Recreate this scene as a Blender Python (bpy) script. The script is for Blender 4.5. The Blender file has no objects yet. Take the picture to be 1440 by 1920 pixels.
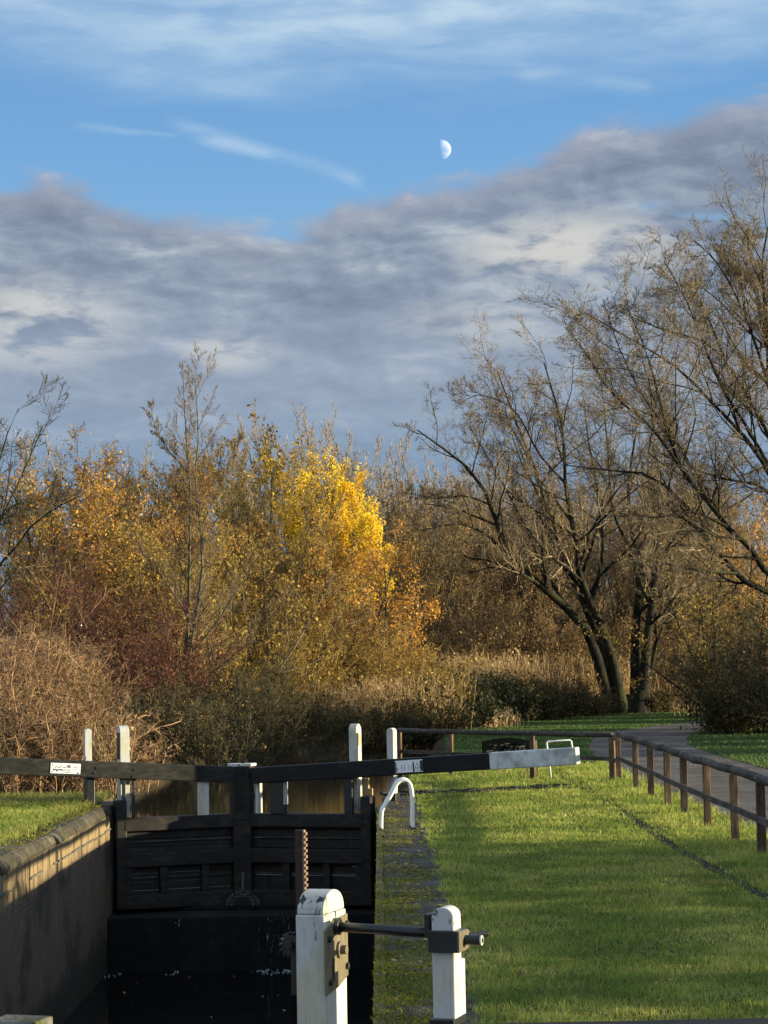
import bpy, math, random
import numpy as np
from mathutils import Vector, Matrix

R = math.radians
sc = bpy.context.scene
col = sc.collection

# ------------------------------------------------------------------ camera
F = 4107.0
CAM = Vector((0, 0, 2.65))
PITCH, YAW, ROLL = R(4.01), R(-0.18), R(-1.0)
CM = Matrix.Rotation(YAW, 3, 'Z') @ Matrix.Rotation(R(90) + PITCH, 3, 'X') @ Matrix.Rotation(ROLL, 3, 'Z')
cd = bpy.data.cameras.new('camera'); co = bpy.data.objects.new('camera', cd); col.objects.link(co)
cd.sensor_fit = 'VERTICAL'; cd.sensor_height = 36; cd.sensor_width = 27; cd.lens = F / 1920 * 36
cd.clip_start = 0.1; cd.clip_end = 12000
co.matrix_world = Matrix.Translation(CAM) @ CM.to_4x4()
sc.camera = co


def ray(px, py):
    return CM @ Vector(((px - 720) / F, (960 - py) / F, -1))


def at(px, py, Y):
    d = ray(px, py); t = Y / d.y
    return CAM + d * t


def gr(px, py, z=0.0):
    d = ray(px, py); t = (z - CAM.z) / d.z
    return CAM + d * t


# ------------------------------------------------------------------ materials
def mat(name):
    m = bpy.data.materials.new(name); m.use_nodes = True
    nt = m.node_tree; nt.nodes.clear()
    return m, nt


class NT:
    def __init__(s, nt):
        s.nt = nt

    def n(s, kind, **kw):
        nd = s.nt.nodes.new('ShaderNode' + kind)
        for k, v in kw.items():
            if k.startswith('i_'):
                key = k[2:].replace('_', ' ')
                if key.isdigit(): key = int(key)
                inp = nd.inputs[key]
                if hasattr(v, 'is_linked') or hasattr(v, 'links'):
                    s.nt.links.new(v, inp)
                else:
                    inp.default_value = v
            else:
                setattr(nd, k, v)
        return nd

    def l(s, a, b):
        s.nt.links.new(a, b)

    def val(s, x, inp):
        if isinstance(x, (int, float)): inp.default_value = x
        else: s.l(x, inp)

    def m(s, op, a, b=None, c=None, clamp=False):
        nd = s.nt.nodes.new('ShaderNodeMath'); nd.operation = op; nd.use_clamp = clamp
        for i, x in enumerate((a, b, c)):
            if x is not None: s.val(x, nd.inputs[i])
        return nd.outputs[0]

    def mix(s, f, a, b, blend='MIX'):
        nd = s.nt.nodes.new('ShaderNodeMix'); nd.data_type = 'RGBA'; nd.blend_type = blend
        s.val(f, nd.inputs[0])
        for x, i in ((a, 6), (b, 7)):
            if isinstance(x, (tuple, list)):
                nd.inputs[i].default_value = (*x[:3], 1)
            else: s.l(x, nd.inputs[i])
        return nd.outputs[2]

    def ramp(s, f, stops, interp='LINEAR'):
        nd = s.nt.nodes.new('ShaderNodeValToRGB'); cr = nd.color_ramp; cr.interpolation = interp
        while len(cr.elements) < len(stops): cr.elements.new(0.5)
        for e, (p, c) in zip(cr.elements, stops):
            e.position = p
            e.color = (c, c, c, 1) if isinstance(c, (int, float)) else (*c, 1)
        s.l(f, nd.inputs[0])
        return nd.outputs[0]

    def sstep(s, x, a, b):
        nd = s.nt.nodes.new('ShaderNodeMapRange'); nd.interpolation_type = 'SMOOTHSTEP'
        s.val(x, nd.inputs[0]); nd.inputs[1].default_value = a; nd.inputs[2].default_value = b
        return nd.outputs[0]

    def noise(s, vec, scale, detail=4, rough=0.55, dist=0.0):
        nd = s.n('TexNoise'); nd.inputs['Scale'].default_value = scale
        nd.inputs['Detail'].default_value = detail; nd.inputs['Roughness'].default_value = rough
        nd.inputs['Distortion'].default_value = dist
        s.l(vec, nd.inputs['Vector'])
        return nd.outputs[0]

    def pos(s, scale=(1, 1, 1), rot=(0, 0, 0)):
        g = s.n('NewGeometry'); mp = s.n('Mapping')
        mp.inputs['Scale'].default_value = scale; mp.inputs['Rotation'].default_value = rot
        s.l(g.outputs['Position'], mp.inputs['Vector'])
        return mp.outputs[0]

    def out(s, sh):
        o = s.n('OutputMaterial'); s.l(sh, o.inputs['Surface'])

    def bsdf(s, color, rough=0.8, bump=None, bstr=0.3, bdist=0.02, metal=0.0, spec=0.5):
        b = s.n('BsdfPrincipled')
        if isinstance(color, (tuple, list)): b.inputs['Base Color'].default_value = (*color[:3], 1)
        else: s.l(color, b.inputs['Base Color'])
        s.val(rough, b.inputs['Roughness']); b.inputs['Metallic'].default_value = metal
        b.inputs['Specular IOR Level'].default_value = spec
        if bump is not None:
            bp = s.n('Bump'); bp.inputs['Strength'].default_value = bstr; bp.inputs['Distance'].default_value = bdist
            s.l(bump, bp.inputs['Height']); s.l(bp.outputs[0], b.inputs['Normal'])
        return b.outputs[0]


def wood(name, c1, c2, c3, rough=0.75, stretch=(6, 6, 6), rot=(0, 0, 0), fine=9, bstr=0.4, spec=0.4):
    m, nt = mat(name); t = NT(nt)
    p = t.pos(stretch, rot)
    a = t.noise(p, 1.0, 5, 0.6, 0.4)
    b = t.noise(t.pos((1.3, 1.3, 1.3)), 1.2, 3)
    f = t.m('ADD', t.m('MULTIPLY', a, 0.65), t.m('MULTIPLY', b, 0.35))
    c = t.ramp(f, [(0.33, c1), (0.5, c2), (0.68, c3)])
    t.out(t.bsdf(c, rough, a, bstr, 0.01, spec=spec))
    return m


def peeling(name, base, dark, amount=0.36, zst=3.0, tint=(0.62, 0.56, 0.42)):
    """white paint with grey weathering, cracks and flakes gone to dark wood"""
    m, nt = mat(name); t = NT(nt)
    p = t.pos((14, 14, zst))
    a = t.noise(p, 1.0, 6, 0.65, 0.6)
    b = t.noise(t.pos((3, 3, 2)), 1.4, 4)
    g = t.noise(t.pos((40, 40, 9)), 1.0, 4, 0.7)
    c = t.mix(t.sstep(b, 0.42, 0.66), base, tint)
    c = t.mix(t.m('MULTIPLY', t.sstep(g, 0.52, 0.72), 0.45), c, (0.28, 0.27, 0.24))
    fl = t.sstep(t.m('ADD', a, t.m('MULTIPLY', t.m('SUBTRACT', b, 0.5), 0.5)), amount - 0.05, amount)
    ck = t.sstep(t.noise(t.pos((70, 70, 1.6)), 1.0, 3, .6), .62, .69)
    c = t.mix(t.m('MULTIPLY', ck, .55), c, (0.13, 0.12, 0.10))
    al = t.noise(t.pos((4, 4, 1.1)), 1.3, 5, .65)
    c = t.mix(t.m('MULTIPLY', t.sstep(al, .52, .70), .45), c, (0.24, 0.25, 0.14))
    c = t.mix(fl, dark, c)
    t.out(t.bsdf(c, 0.6, t.m('ADD', fl, t.m('MULTIPLY', g, 0.3)), 0.5, 0.004))
    return m


def bark(name, c1, c2, moss=(0.09, 0.10, 0.02), mamt=0.5, vlo=0.5, vhi=1.25):
    m, nt = mat(name); t = NT(nt)
    a = t.noise(t.pos((9, 9, 2.5)), 1, 4, 0.6)
    b = t.noise(t.pos((0.9, 0.9, 0.9)), 1, 3)
    c = t.mix(t.sstep(a, 0.35, 0.65), c1, c2)
    c = t.mix(t.m('MULTIPLY', t.sstep(b, 0.45, 0.65), mamt), c, moss)
    ri = t.n('NewGeometry').outputs['Random Per Island']
    c = t.mix(1.0, c, t.ramp(ri, [(0, vlo * 1.45), (1, vhi * 1.45)]), 'MULTIPLY')
    t.out(t.bsdf(c, 0.95, a, 0.5, 0.03, spec=0.2))
    return m


def leafmat(name, stops, trans=0.35, rough=0.75, patch=None):
    m, nt = mat(name); t = NT(nt)
    g = t.n('NewGeometry')
    n = t.noise(t.pos((0.7, 0.7, 0.7)), 1.0, 3)
    f = t.m('ADD', t.m('MULTIPLY', g.outputs['Random Per Island'], 0.6), t.m('MULTIPLY', t.sstep(n, 0.35, 0.65), 0.4))
    c = t.ramp(f, [(p_, tuple(min(.92, x * 1.42) for x in q_)) for p_, q_ in stops])
    b = t.bsdf(c, rough, spec=0.25)
    tr = t.n('BsdfTranslucent'); t.l(c, tr.inputs['Color'])
    mx = t.n('MixShader'); mx.inputs[0].default_value = trans
    t.l(b, mx.inputs[1]); t.l(tr.outputs[0], mx.inputs[2])
    t.out(mx.outputs[0])
    return m


def plain(name, c, rough=0.6, metal=0.0, var=0.25, sc_=8.0, bstr=0.2, spec=0.5):
    m, nt = mat(name); t = NT(nt)
    a = t.noise(t.pos((sc_, sc_, sc_)), 1, 5, 0.6)
    lo = tuple(x * (1 - var) for x in c); hi = tuple(min(1, x * (1 + var)) for x in c)
    t.out(t.bsdf(t.ramp(a, [(0.3, lo), (0.7, hi)]), rough, a, bstr, 0.006, metal, spec))
    return m


M = {}
M['beam_black'] = wood('black_beam_paint', (0.004, 0.004, 0.005), (0.008, 0.008, 0.009), (0.018, 0.018, 0.018), 0.55, (1.2, 9, 9), spec=0.25)
M['beam_faded'] = wood('faded_black_beam', (0.011, 0.011, 0.010), (0.024, 0.023, 0.020), (0.05, 0.047, 0.04), 0.8, (1.2, 14, 14), spec=0.2)
M['gate_wet'] = wood('wet_gate_timber', (0.005, 0.005, 0.005), (0.014, 0.012, 0.010), (0.040, 0.032, 0.024), 0.65, (2, 9, 9), spec=0.3)
M['gate_plank'] = wood('dark_gate_planking', (0.004, 0.004, 0.005), (0.010, 0.009, 0.009), (0.022, 0.018, 0.015), 0.7, (3, 9, 4), spec=0.25)
def m_plank():
    m, nt = mat('wet_streaked_planking'); t = NT(nt)
    a = t.noise(t.pos((14, 14, .9)), 1, 5, .65, .4); b = t.noise(t.pos((2, 2, 9)), 1, 4); d_ = t.noise(t.pos((1.7, 1.7, 1.2)), 1, 4)
    c = t.ramp(t.m('ADD', t.m('MULTIPLY', a, .6), t.m('MULTIPLY', b, .4)), [(.36, (.004, .004, .004)), (.52, (.012, .010, .008)), (.68, (.05, .042, .032))])
    c = t.mix(t.m('MULTIPLY', t.sstep(d_, .5, .66), .6), c, (.018, .020, .008))
    t.out(t.bsdf(c, t.m('ADD', .35, t.m('MULTIPLY', a, .5)), a, .5, .01, spec=.35))
    return m


M['gate_plank'] = m_plank()
M['ledge'] = wood('pale_wet_ledge', (0.05, 0.045, 0.04), (0.10, 0.09, 0.075), (0.16, 0.15, 0.13), 0.6, (4, 9, 9))
M['ledge_dim'] = wood('wet_plank_edge', (0.015, 0.014, 0.012), (0.045, 0.042, 0.036), (0.12, 0.11, 0.10), 0.6, (2.5, 9, 9))
M['pale_wood'] = wood('bare_pale_timber', (0.28, 0.17, 0.07), (0.45, 0.30, 0.14), (0.58, 0.44, 0.24), 0.8, (9, 9, 2))
M['white'] = peeling('weathered_white_paint', (0.50, 0.50, 0.48), (0.03, 0.028, 0.025), 0.35, 3.0, (0.48, 0.45, 0.33))
M['white_stained'] = peeling('stained_white_head', (0.49, 0.49, 0.46), (0.02, 0.02, 0.018), 0.42, 1.6, (0.46, 0.44, 0.33))
M['white_worn'] = peeling('worn_white_paint', (0.49, 0.49, 0.47), (0.05, 0.045, 0.04), 0.365, 5.0, (0.5, 0.47, 0.38))
M['white_tip'] = peeling('chalky_white_tip', (0.60, 0.61, 0.60), (0.10, 0.10, 0.09), 0.32, 14.0, (0.34, 0.34, 0.33))
M['fence'] = wood('brown_fence_post', (0.030, 0.019, 0.011), (0.085, 0.052, 0.027), (0.26, 0.18, 0.095), 0.85, (16, 16, 2.5))
M['fence_rail'] = wood('dark_fence_rail', (0.022, 0.017, 0.013), (0.05, 0.040, 0.032), (0.12, 0.10, 0.082), 0.85, (12, 2, 12))
M['iron'] = plain('black_iron', (0.012, 0.012, 0.012), 0.4, 0.0, 0.4, 30)
M['rusty'] = plain('rusty_rack', (0.038, 0.018, 0.014), 0.6, 0.2, 0.4, 40)
M['worn_plate'] = wood('sun_worn_iron_plate', (0.06, 0.05, 0.035), (0.13, 0.105, 0.06), (0.20, 0.165, 0.10), 0.45, (60, 60, 6), spec=0.6)
M['steel'] = plain('white_tube_paint', (0.78, 0.77, 0.72), 0.4, 0.0, 0.12, 12)
M['wire'] = plain('pale_strap', (0.55, 0.55, 0.52), 0.5, 0.0, 0.1, 20)
M['sign_white'] = plain('sign_white', (0.82, 0.82, 0.80), 0.5, 0.0, 0.05, 12)
M['sign_ink'] = plain('sign_ink', (0.03, 0.03, 0.03), 0.6)
M['board'] = plain('dark_board', (0.004, 0.006, 0.005), 0.8, 0, 0.4, 8, spec=0.08)
M['board_ink'] = plain('board_print', (0.16, 0.16, 0.12), 0.6, 0, 0.4, 40)
M['bolt'] = plain('bolt_iron', (0.03, 0.026, 0.022), 0.45, 0.3)


def m_brick():
    m, nt = mat('stained_lock_brick'); t = NT(nt)
    g = t.n('NewGeometry'); sx = t.n('SeparateXYZ'); t.l(g.outputs['Position'], sx.inputs[0])
    cb = t.n('CombineXYZ'); t.l(sx.outputs[1], cb.inputs[0]); t.l(sx.outputs[2], cb.inputs[1])
    bt = t.n('TexBrick'); t.l(cb.outputs[0], bt.inputs['Vector'])
    bt.inputs['Scale'].default_value = 1.0; bt.inputs['Brick Width'].default_value = 0.235
    bt.inputs['Row Height'].default_value = 0.078; bt.inputs['Mortar Size'].default_value = 0.009
    bt.inputs['Color1'].default_value = (0.13, 0.062, 0.036, 1); bt.inputs['Color2'].default_value = (0.075, 0.050, 0.032, 1)
    bt.inputs['Mortar'].default_value = (0.12, 0.108, 0.078, 1)
    st = t.noise(t.pos((1, 2.6, 0.5)), 1.0, 5, 0.65, 0.5)       # run-down stains
    bl = t.noise(t.pos((1, 0.7, 0.9)), 1.0, 4)
    c = t.mix(t.m('MULTIPLY', t.sstep(st, 0.46, 0.64), .7), bt.outputs[0], (0.10, 0.088, 0.052))
    c = t.mix(t.m('MULTIPLY', t.sstep(bl, 0.45, 0.62), 0.75), c, (0.02, 0.02, 0.016))
    slm = t.m('SUBTRACT', 1, t.sstep(t.m('ADD', sx.outputs[2], t.m('MULTIPLY', t.m('SUBTRACT', st, .5), .8)), -2.6, -2.3))
    c = t.mix(t.m('MULTIPLY', slm, .8), c, (0.018, 0.022, 0.010))
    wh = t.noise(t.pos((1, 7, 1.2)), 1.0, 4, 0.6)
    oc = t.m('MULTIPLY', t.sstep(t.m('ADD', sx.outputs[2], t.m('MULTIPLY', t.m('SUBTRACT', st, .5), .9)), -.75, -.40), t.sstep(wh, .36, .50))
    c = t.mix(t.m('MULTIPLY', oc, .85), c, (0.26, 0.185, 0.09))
    c = t.mix(t.m('MULTIPLY', t.sstep(wh, 0.63, 0.72), 0.35), c, (0.32, 0.31, 0.27))
    t.out(t.bsdf(c, 0.85, t.m('ADD', bt.outputs[1], st), 0.5, 0.02, spec=0.3))
    return m


def m_stone(name, c1, c2, c3, moss, mossamt=0.5, msc=2.2):
    m, nt = mat(name); t = NT(nt)
    a = t.noise(t.pos((7, 7, 7)), 1, 6, 0.65)
    b = t.noise(t.pos((1.6, 0.8, 1.6)), 1, 4, 0.6)
    ms = t.noise(t.pos((msc, msc, msc)), 1, 5, 0.7, 0.4)
    st = t.noise(t.pos((2, 5, 0.7)), 1, 4, 0.6)
    c = t.ramp(t.m('ADD', t.m('MULTIPLY', a, 0.5), t.m('MULTIPLY', b, 0.5)), [(0.35, c1), (0.5, c2), (0.66, c3)])
    c = t.mix(t.m('MULTIPLY', t.sstep(st, 0.5, 0.66), 0.6), c, tuple(x * 0.35 for x in c2))
    c = t.mix(t.m('MULTIPLY', t.sstep(ms, 0.62 - 0.22 * mossamt, 0.68 - 0.16 * mossamt), 0.92), c, moss)
    t.out(t.bsdf(c, 0.9, t.m('ADD', a, ms), 0.7, 0.03, spec=0.25))
    return m


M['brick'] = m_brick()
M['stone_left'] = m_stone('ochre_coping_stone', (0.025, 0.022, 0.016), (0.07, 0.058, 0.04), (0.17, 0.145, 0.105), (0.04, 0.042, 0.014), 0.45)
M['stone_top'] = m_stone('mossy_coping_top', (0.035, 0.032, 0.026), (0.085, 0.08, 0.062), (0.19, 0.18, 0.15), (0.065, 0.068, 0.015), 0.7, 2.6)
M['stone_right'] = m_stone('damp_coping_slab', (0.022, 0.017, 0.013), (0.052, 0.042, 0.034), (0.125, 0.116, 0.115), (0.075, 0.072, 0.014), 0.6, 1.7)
M['concrete_dark'] = m_stone('dark_wet_cill', (0.006, 0.006, 0.007), (0.010, 0.010, 0.011), (0.02, 0.02, 0.02), (0.008, 0.009, 0.006), 0.3)


def m_water(name, rough, bsc, bstr, tint=(0.012, 0.013, 0.010)):
    m, nt = mat(name); t = NT(nt)
    n1 = t.noise(t.pos((1.2, 2.6, 1)), bsc, 3, 0.5)
    sh = t.bsdf(tint, rough, n1, bstr, 0.02, 0.0, 0.5)
    t.out(sh)
    return m


M['canal'] = m_water('canal_water', 0.06, 1.6, 0.10)
M['chamber'] = m_water('lock_chamber_water', 0.05, 3.0, 0.3, (0.004, 0.005, 0.005))


def m_ground(name, stops, sc_=1.3, bstr=0.6, fine=25):
    m, nt = mat(name); t = NT(nt)
    a = t.noise(t.pos((sc_, sc_, sc_)), 1, 6, 0.65)
    b = t.noise(t.pos((fine, fine, fine)), 1, 4, 0.6)
    c = t.ramp(t.m('ADD', t.m('MULTIPLY', a, 0.6), t.m('MULTIPLY', b, 0.4)), stops)
    t.out(t.bsdf(c, 0.95, b, bstr, 0.03, spec=0.15))
    return m


M['litter'] = m_ground('leaf_litter', [(0.35, (0.02, 0.016, 0.009)), (0.5, (0.045, 0.034, 0.018)), (0.65, (0.085, 0.062, 0.03))])
M['lawn'] = m_ground('lawn_soil', [(0.35, (0.016, 0.020, 0.006)), (0.5, (0.034, 0.044, 0.010)), (0.65, (0.07, 0.072, 0.018))])
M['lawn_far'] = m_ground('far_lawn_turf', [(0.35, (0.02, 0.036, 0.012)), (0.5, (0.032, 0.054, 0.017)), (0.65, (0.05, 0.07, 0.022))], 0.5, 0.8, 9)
M['gravel'] = m_ground('path_gravel', [(0.36, (0.07, 0.058, 0.048)), (0.5, (0.115, 0.098, 0.084)), (0.62, (0.18, 0.158, 0.138))], 0.7, 0.6, 42)
M['soil'] = m_ground('dark_soil', [(0.35, (0.016, 0.015, 0.009)), (0.5, (0.036, 0.033, 0.018)), (0.65, (0.065, 0.058, 0.034))], 4)

M['grass'] = leafmat('grass_blades', [(0.0, (0.08, 0.125, 0.024)), (0.45, (0.175, 0.22, 0.038)), (0.8, (0.33, 0.34, 0.07)), (1.0, (0.56, 0.47, 0.17))], 0.5, 0.6)
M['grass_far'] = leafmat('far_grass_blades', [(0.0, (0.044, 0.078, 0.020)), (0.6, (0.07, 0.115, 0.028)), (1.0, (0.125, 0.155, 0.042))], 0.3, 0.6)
M['grass_dry'] = leafmat('dry_grass_blades', [(0.0, (0.06, 0.09, 0.016)), (0.45, (0.15, 0.16, 0.035)), (0.8, (0.27, 0.23, 0.08)), (1.0, (0.36, 0.29, 0.14))], 0.4, 0.7)
M['moss'] = leafmat('moss_tufts', [(0.0, (0.05, 0.055, 0.008)), (0.5, (0.12, 0.125, 0.012)), (1.0, (0.20, 0.19, 0.02))], 0.2, 0.8)
M['bark_dark'] = bark('mossy_dark_bark', (0.006, 0.0055, 0.005), (0.020, 0.018, 0.013), (0.036, 0.038, 0.010), 0.55, 0.85, 1.1)  # darkened all over to stand in for shade on the willow trunk
M['bark_grey'] = bark('grey_bark', (0.05, 0.043, 0.032), (0.12, 0.105, 0.08), (0.10, 0.10, 0.04), 0.4)
M['twig_grey'] = bark('grey_twigs', (0.09, 0.070, 0.045), (0.27, 0.205, 0.125), (0.22, 0.165, 0.075), 0.4, .2, 1.5)
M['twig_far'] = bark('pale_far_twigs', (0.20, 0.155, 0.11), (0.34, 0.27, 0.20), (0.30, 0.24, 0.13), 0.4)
M['twig_olive'] = bark('olive_twigs', (0.13, 0.088, 0.032), (0.28, 0.19, 0.07), (0.20, 0.15, 0.04), 0.5)
M['twig_brown'] = bark('brown_twigs', (0.10, 0.068, 0.038), (0.22, 0.155, 0.09), (0.17, 0.13, 0.05), 0.4)
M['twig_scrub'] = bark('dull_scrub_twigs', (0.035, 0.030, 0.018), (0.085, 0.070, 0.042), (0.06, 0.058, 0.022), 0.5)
M['twig_red'] = bark('red_twigs', (0.05, 0.022, 0.018), (0.11, 0.048, 0.036), (0.08, 0.045, 0.025), 0.4)
M['twig_bramble'] = bark('bramble_canes', (0.11, 0.064, 0.036), (0.29, 0.178, 0.10), (0.20, 0.14, 0.05), 0.4, 0.2, 1.75)
M['leaf_yellow'] = leafmat('yellow_leaves', [(0.0, (0.36, 0.20, 0.014)), (0.4, (0.62, 0.41, 0.022)), (1.0, (0.72, 0.53, 0.07))], 0.45)
M['leaf_orange'] = leafmat('orange_leaves', [(0.0, (0.16, 0.07, 0.018)), (0.4, (0.36, 0.17, 0.03)), (0.8, (0.55, 0.31, 0.06)), (1.0, (0.75, 0.56, 0.28))], 0.4)
M['leaf_brown'] = leafmat('brown_leaves', [(0.0, (0.11, 0.06, 0.025)), (0.5, (0.22, 0.13, 0.05)), (1.0, (0.42, 0.28, 0.12))], 0.35)
M['leaf_olive'] = leafmat('olive_leaves', [(0.0, (0.10, 0.062, 0.016)), (0.5, (0.21, 0.135, 0.03)), (0.85, (0.34, 0.22, 0.05)), (1.0, (0.5, 0.34, 0.09))], 0.35)
M['leaf_red'] = leafmat('dark_red_leaves', [(0.0, (0.04, 0.020, 0.013)), (0.5, (0.085, 0.036, 0.022)), (1.0, (0.19, 0.075, 0.035))], 0.3)
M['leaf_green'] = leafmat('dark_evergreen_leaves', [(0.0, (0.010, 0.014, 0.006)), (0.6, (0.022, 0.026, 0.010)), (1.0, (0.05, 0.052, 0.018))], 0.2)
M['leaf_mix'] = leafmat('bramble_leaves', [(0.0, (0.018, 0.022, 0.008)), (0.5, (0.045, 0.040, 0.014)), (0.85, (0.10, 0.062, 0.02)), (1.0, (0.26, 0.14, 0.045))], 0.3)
M['reed'] = leafmat('straw_reeds', [(0.0, (0.17, 0.11, 0.05)), (0.5, (0.36, 0.25, 0.12)), (1.0, (0.58, 0.44, 0.26))], 0.35)


# ------------------------------------------------------------------ mesh helpers
def mesh_np(name, verts, faces_by_n, mats, mat_idx=None, smooth=False):
    """faces_by_n: list of int arrays (m, k); mat_idx: matching list of ints"""
    me = bpy.data.meshes.new(name)
    verts = np.asarray(verts, np.float32)
    me.vertices.add(len(verts)); me.vertices.foreach_set('co', verts.ravel())
    loops = np.concatenate([f.ravel() for f in faces_by_n]).astype(np.int32)
    tot = np.concatenate([np.full(len(f), f.shape[1], np.int32) for f in faces_by_n])
    start = np.concatenate([[0], np.cumsum(tot)[:-1]]).astype(np.int32)
    me.loops.add(len(loops)); me.loops.foreach_set('vertex_index', loops)
    me.polygons.add(len(tot)); me.polygons.foreach_set('loop_start', start); me.polygons.foreach_set('loop_total', tot)
    if mat_idx is not None:
        mi = np.concatenate([np.full(len(f), i, np.int32) for f, i in zip(faces_by_n, mat_idx)])
        me.polygons.foreach_set('material_index', mi)
    if smooth:
        me.polygons.foreach_set('use_smooth', np.ones(len(tot), bool))
    for m in mats: me.materials.append(m)
    me.update(calc_edges=True)
    return me


def link(name, me, parent=None):
    o = bpy.data.objects.new(name, me); col.objects.link(o)
    if parent is not None:
        o.parent = parent
        off = Vector((0, 0, 0)); p = parent
        while p is not None:
            off += p.location; p = p.parent
        o.location = -off
    return o


def tag(o, label=None, cat=None, group=None, kind=None):
    if label: o['label'] = label
    if cat: o['category'] = cat
    if group: o['group'] = group
    if kind: o['kind'] = kind
    return o


def thing(name, label, cat, loc, group=None):
    o = bpy.data.objects.new(name, None); col.objects.link(o)
    o.empty_display_size = 0.3; o.location = loc
    return tag(o, label, cat, group)


class MB:
    def __init__(s): s.v = []; s.f = []; s.mi = []

    def add(s, vs, fs, mi=0):
        b = len(s.v); s.v += [tuple(v) for v in vs]
        for f in fs: s.f.append([i + b for i in f]); s.mi.append(mi)

    def obox(s, c, u, v, w, hu, hv, hw, mi=0):
        c, u, v, w = (Vector(x) for x in (c, u, v, w))
        p = [c + u * (a * hu) + v * (b * hv) + w * (d * hw) for d in (-1, 1) for b in (-1, 1) for a in (-1, 1)]
        s.add(p, [(0, 2, 3, 1), (4, 5, 7, 6), (0, 1, 5, 4), (2, 6, 7, 3), (0, 4, 6, 2), (1, 3, 7, 5)], mi)

    def box(s, x0, x1, y0, y1, z0, z1, mi=0):
        s.obox(((x0 + x1) / 2, (y0 + y1) / 2, (z0 + z1) / 2), (1, 0, 0), (0, 1, 0), (0, 0, 1),
               (x1 - x0) / 2, (y1 - y0) / 2, (z1 - z0) / 2, mi)

    def bar(s, p0, p1, wid, hgt, mi=0, up=(0, 0, 1)):
        p0, p1 = Vector(p0), Vector(p1); d = (p1 - p0); L = d.length; d.normalize()
        side = d.cross(Vector(up)).normalized(); w = side.cross(d)
        s.obox((p0 + p1) / 2, d, side, w, L / 2, wid / 2, hgt / 2, mi)

    def tube(s, pts, r, sides=10, mi=0, cap=True):
        pts = [Vector(p) for p in pts]; n = len(pts)
        rs = r if isinstance(r, (list, tuple)) else [r] * n
        t = (pts[1] - pts[0]).normalized()
        a = t.orthogonal().normalized(); b0 = len(s.v); rings = []
        for i in range(n):
            t = (pts[min(i + 1, n - 1)] - pts[max(i - 1, 0)]).normalized()
            a = (a - t * a.dot(t)).normalized(); b = t.cross(a)
            s.v += [tuple(pts[i] + (a * math.cos(q) + b * math.sin(q)) * rs[i]) for q in
                    [2 * math.pi * k / sides for k in range(sides)]]
        for i in range(n - 1):
            for k in range(sides):
                k2 = (k + 1) % sides
                s.f.append([b0 + i * sides + k, b0 + i * sides + k2, b0 + (i + 1) * sides + k2, b0 + (i + 1) * sides + k]); s.mi.append(mi)
        if cap:
            s.f.append([b0 + k for k in range(sides)][::-1]); s.mi.append(mi)
            s.f.append([b0 + (n - 1) * sides + k for k in range(sides)]); s.mi.append(mi)

    def extrude(s, prof, o, a, b, d, depth, mi=0):
        """profile points (x along a, y along b) at o, extruded +-depth/2 along d"""
        o, a, b, d = Vector(o), Vector(a), Vector(b), Vector(d); n = len(prof)
        vs = [o + a * x + b * y - d * depth / 2 for x, y in prof] + [o + a * x + b * y + d * depth / 2 for x, y in prof]
        fs = [[(i + 1) % n, i, i + n, (i + 1) % n + n] for i in range(n)] + [list(range(n)), list(range(2 * n - 1, n - 1, -1))]
        s.add(vs, fs, mi)

    def build(s, name, mats, parent=None, bevel=0.0, smooth=False):
        if not isinstance(mats, (list, tuple)): mats = [mats]
        me = bpy.data.meshes.new(name); me.from_pydata(s.v, [], s.f)
        for m in mats: me.materials.append(m)
        me.polygons.foreach_set('material_index', s.mi)
        import bmesh
        bm = bmesh.new(); bm.from_mesh(me); bmesh.ops.recalc_face_normals(bm, faces=bm.faces); bm.to_mesh(me); bm.free()
        if smooth: me.polygons.foreach_set('use_smooth', [True] * len(me.polygons))
        me.update()
        o = link(name, me, parent)
        if bevel:
            bv = o.modifiers.new('bevel', 'BEVEL'); bv.width = bevel; bv.segments = 2; bv.limit_method = 'ANGLE'
        return o


def warp(pts, rng, amp):
    return [(p[0] + rng.uniform(-amp, amp), p[1] + rng.uniform(-amp, amp), p[2] + rng.uniform(-amp, amp)) for p in pts]


rnd = random.Random(7)
Z3 = Vector((0, 0, 1))

# ------------------------------------------------------------------ ground, canal bed, water
WL, WR = -5.3, -.10          # chamber walls


def bankL(y):
    return np.interp(y, [44, 47, 58, 68, 76, 84, 90], [-5.6, -6.2, -6.2, -5.4, -3.2, -0.6, 1.6])


def bankR(y):
    return np.interp(y, [44, 47, 55, 62, 78, 90], [0.3, 0.35, 0.5, 1.75, 1.9, 2.3])


def gridlines(lo, hi, a, b, step, extra):
    mid = list(np.arange(a, b + 1e-6, step))
    far = [lo, lo * 0.5 + a * 0.5, a - 30, a - 10] if lo < a else []
    far2 = [b + 10, b + 30, b + 90, b + 250, hi]
    return np.array(sorted(set([round(v, 3) for v in far + mid + far2 + extra])))


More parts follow.
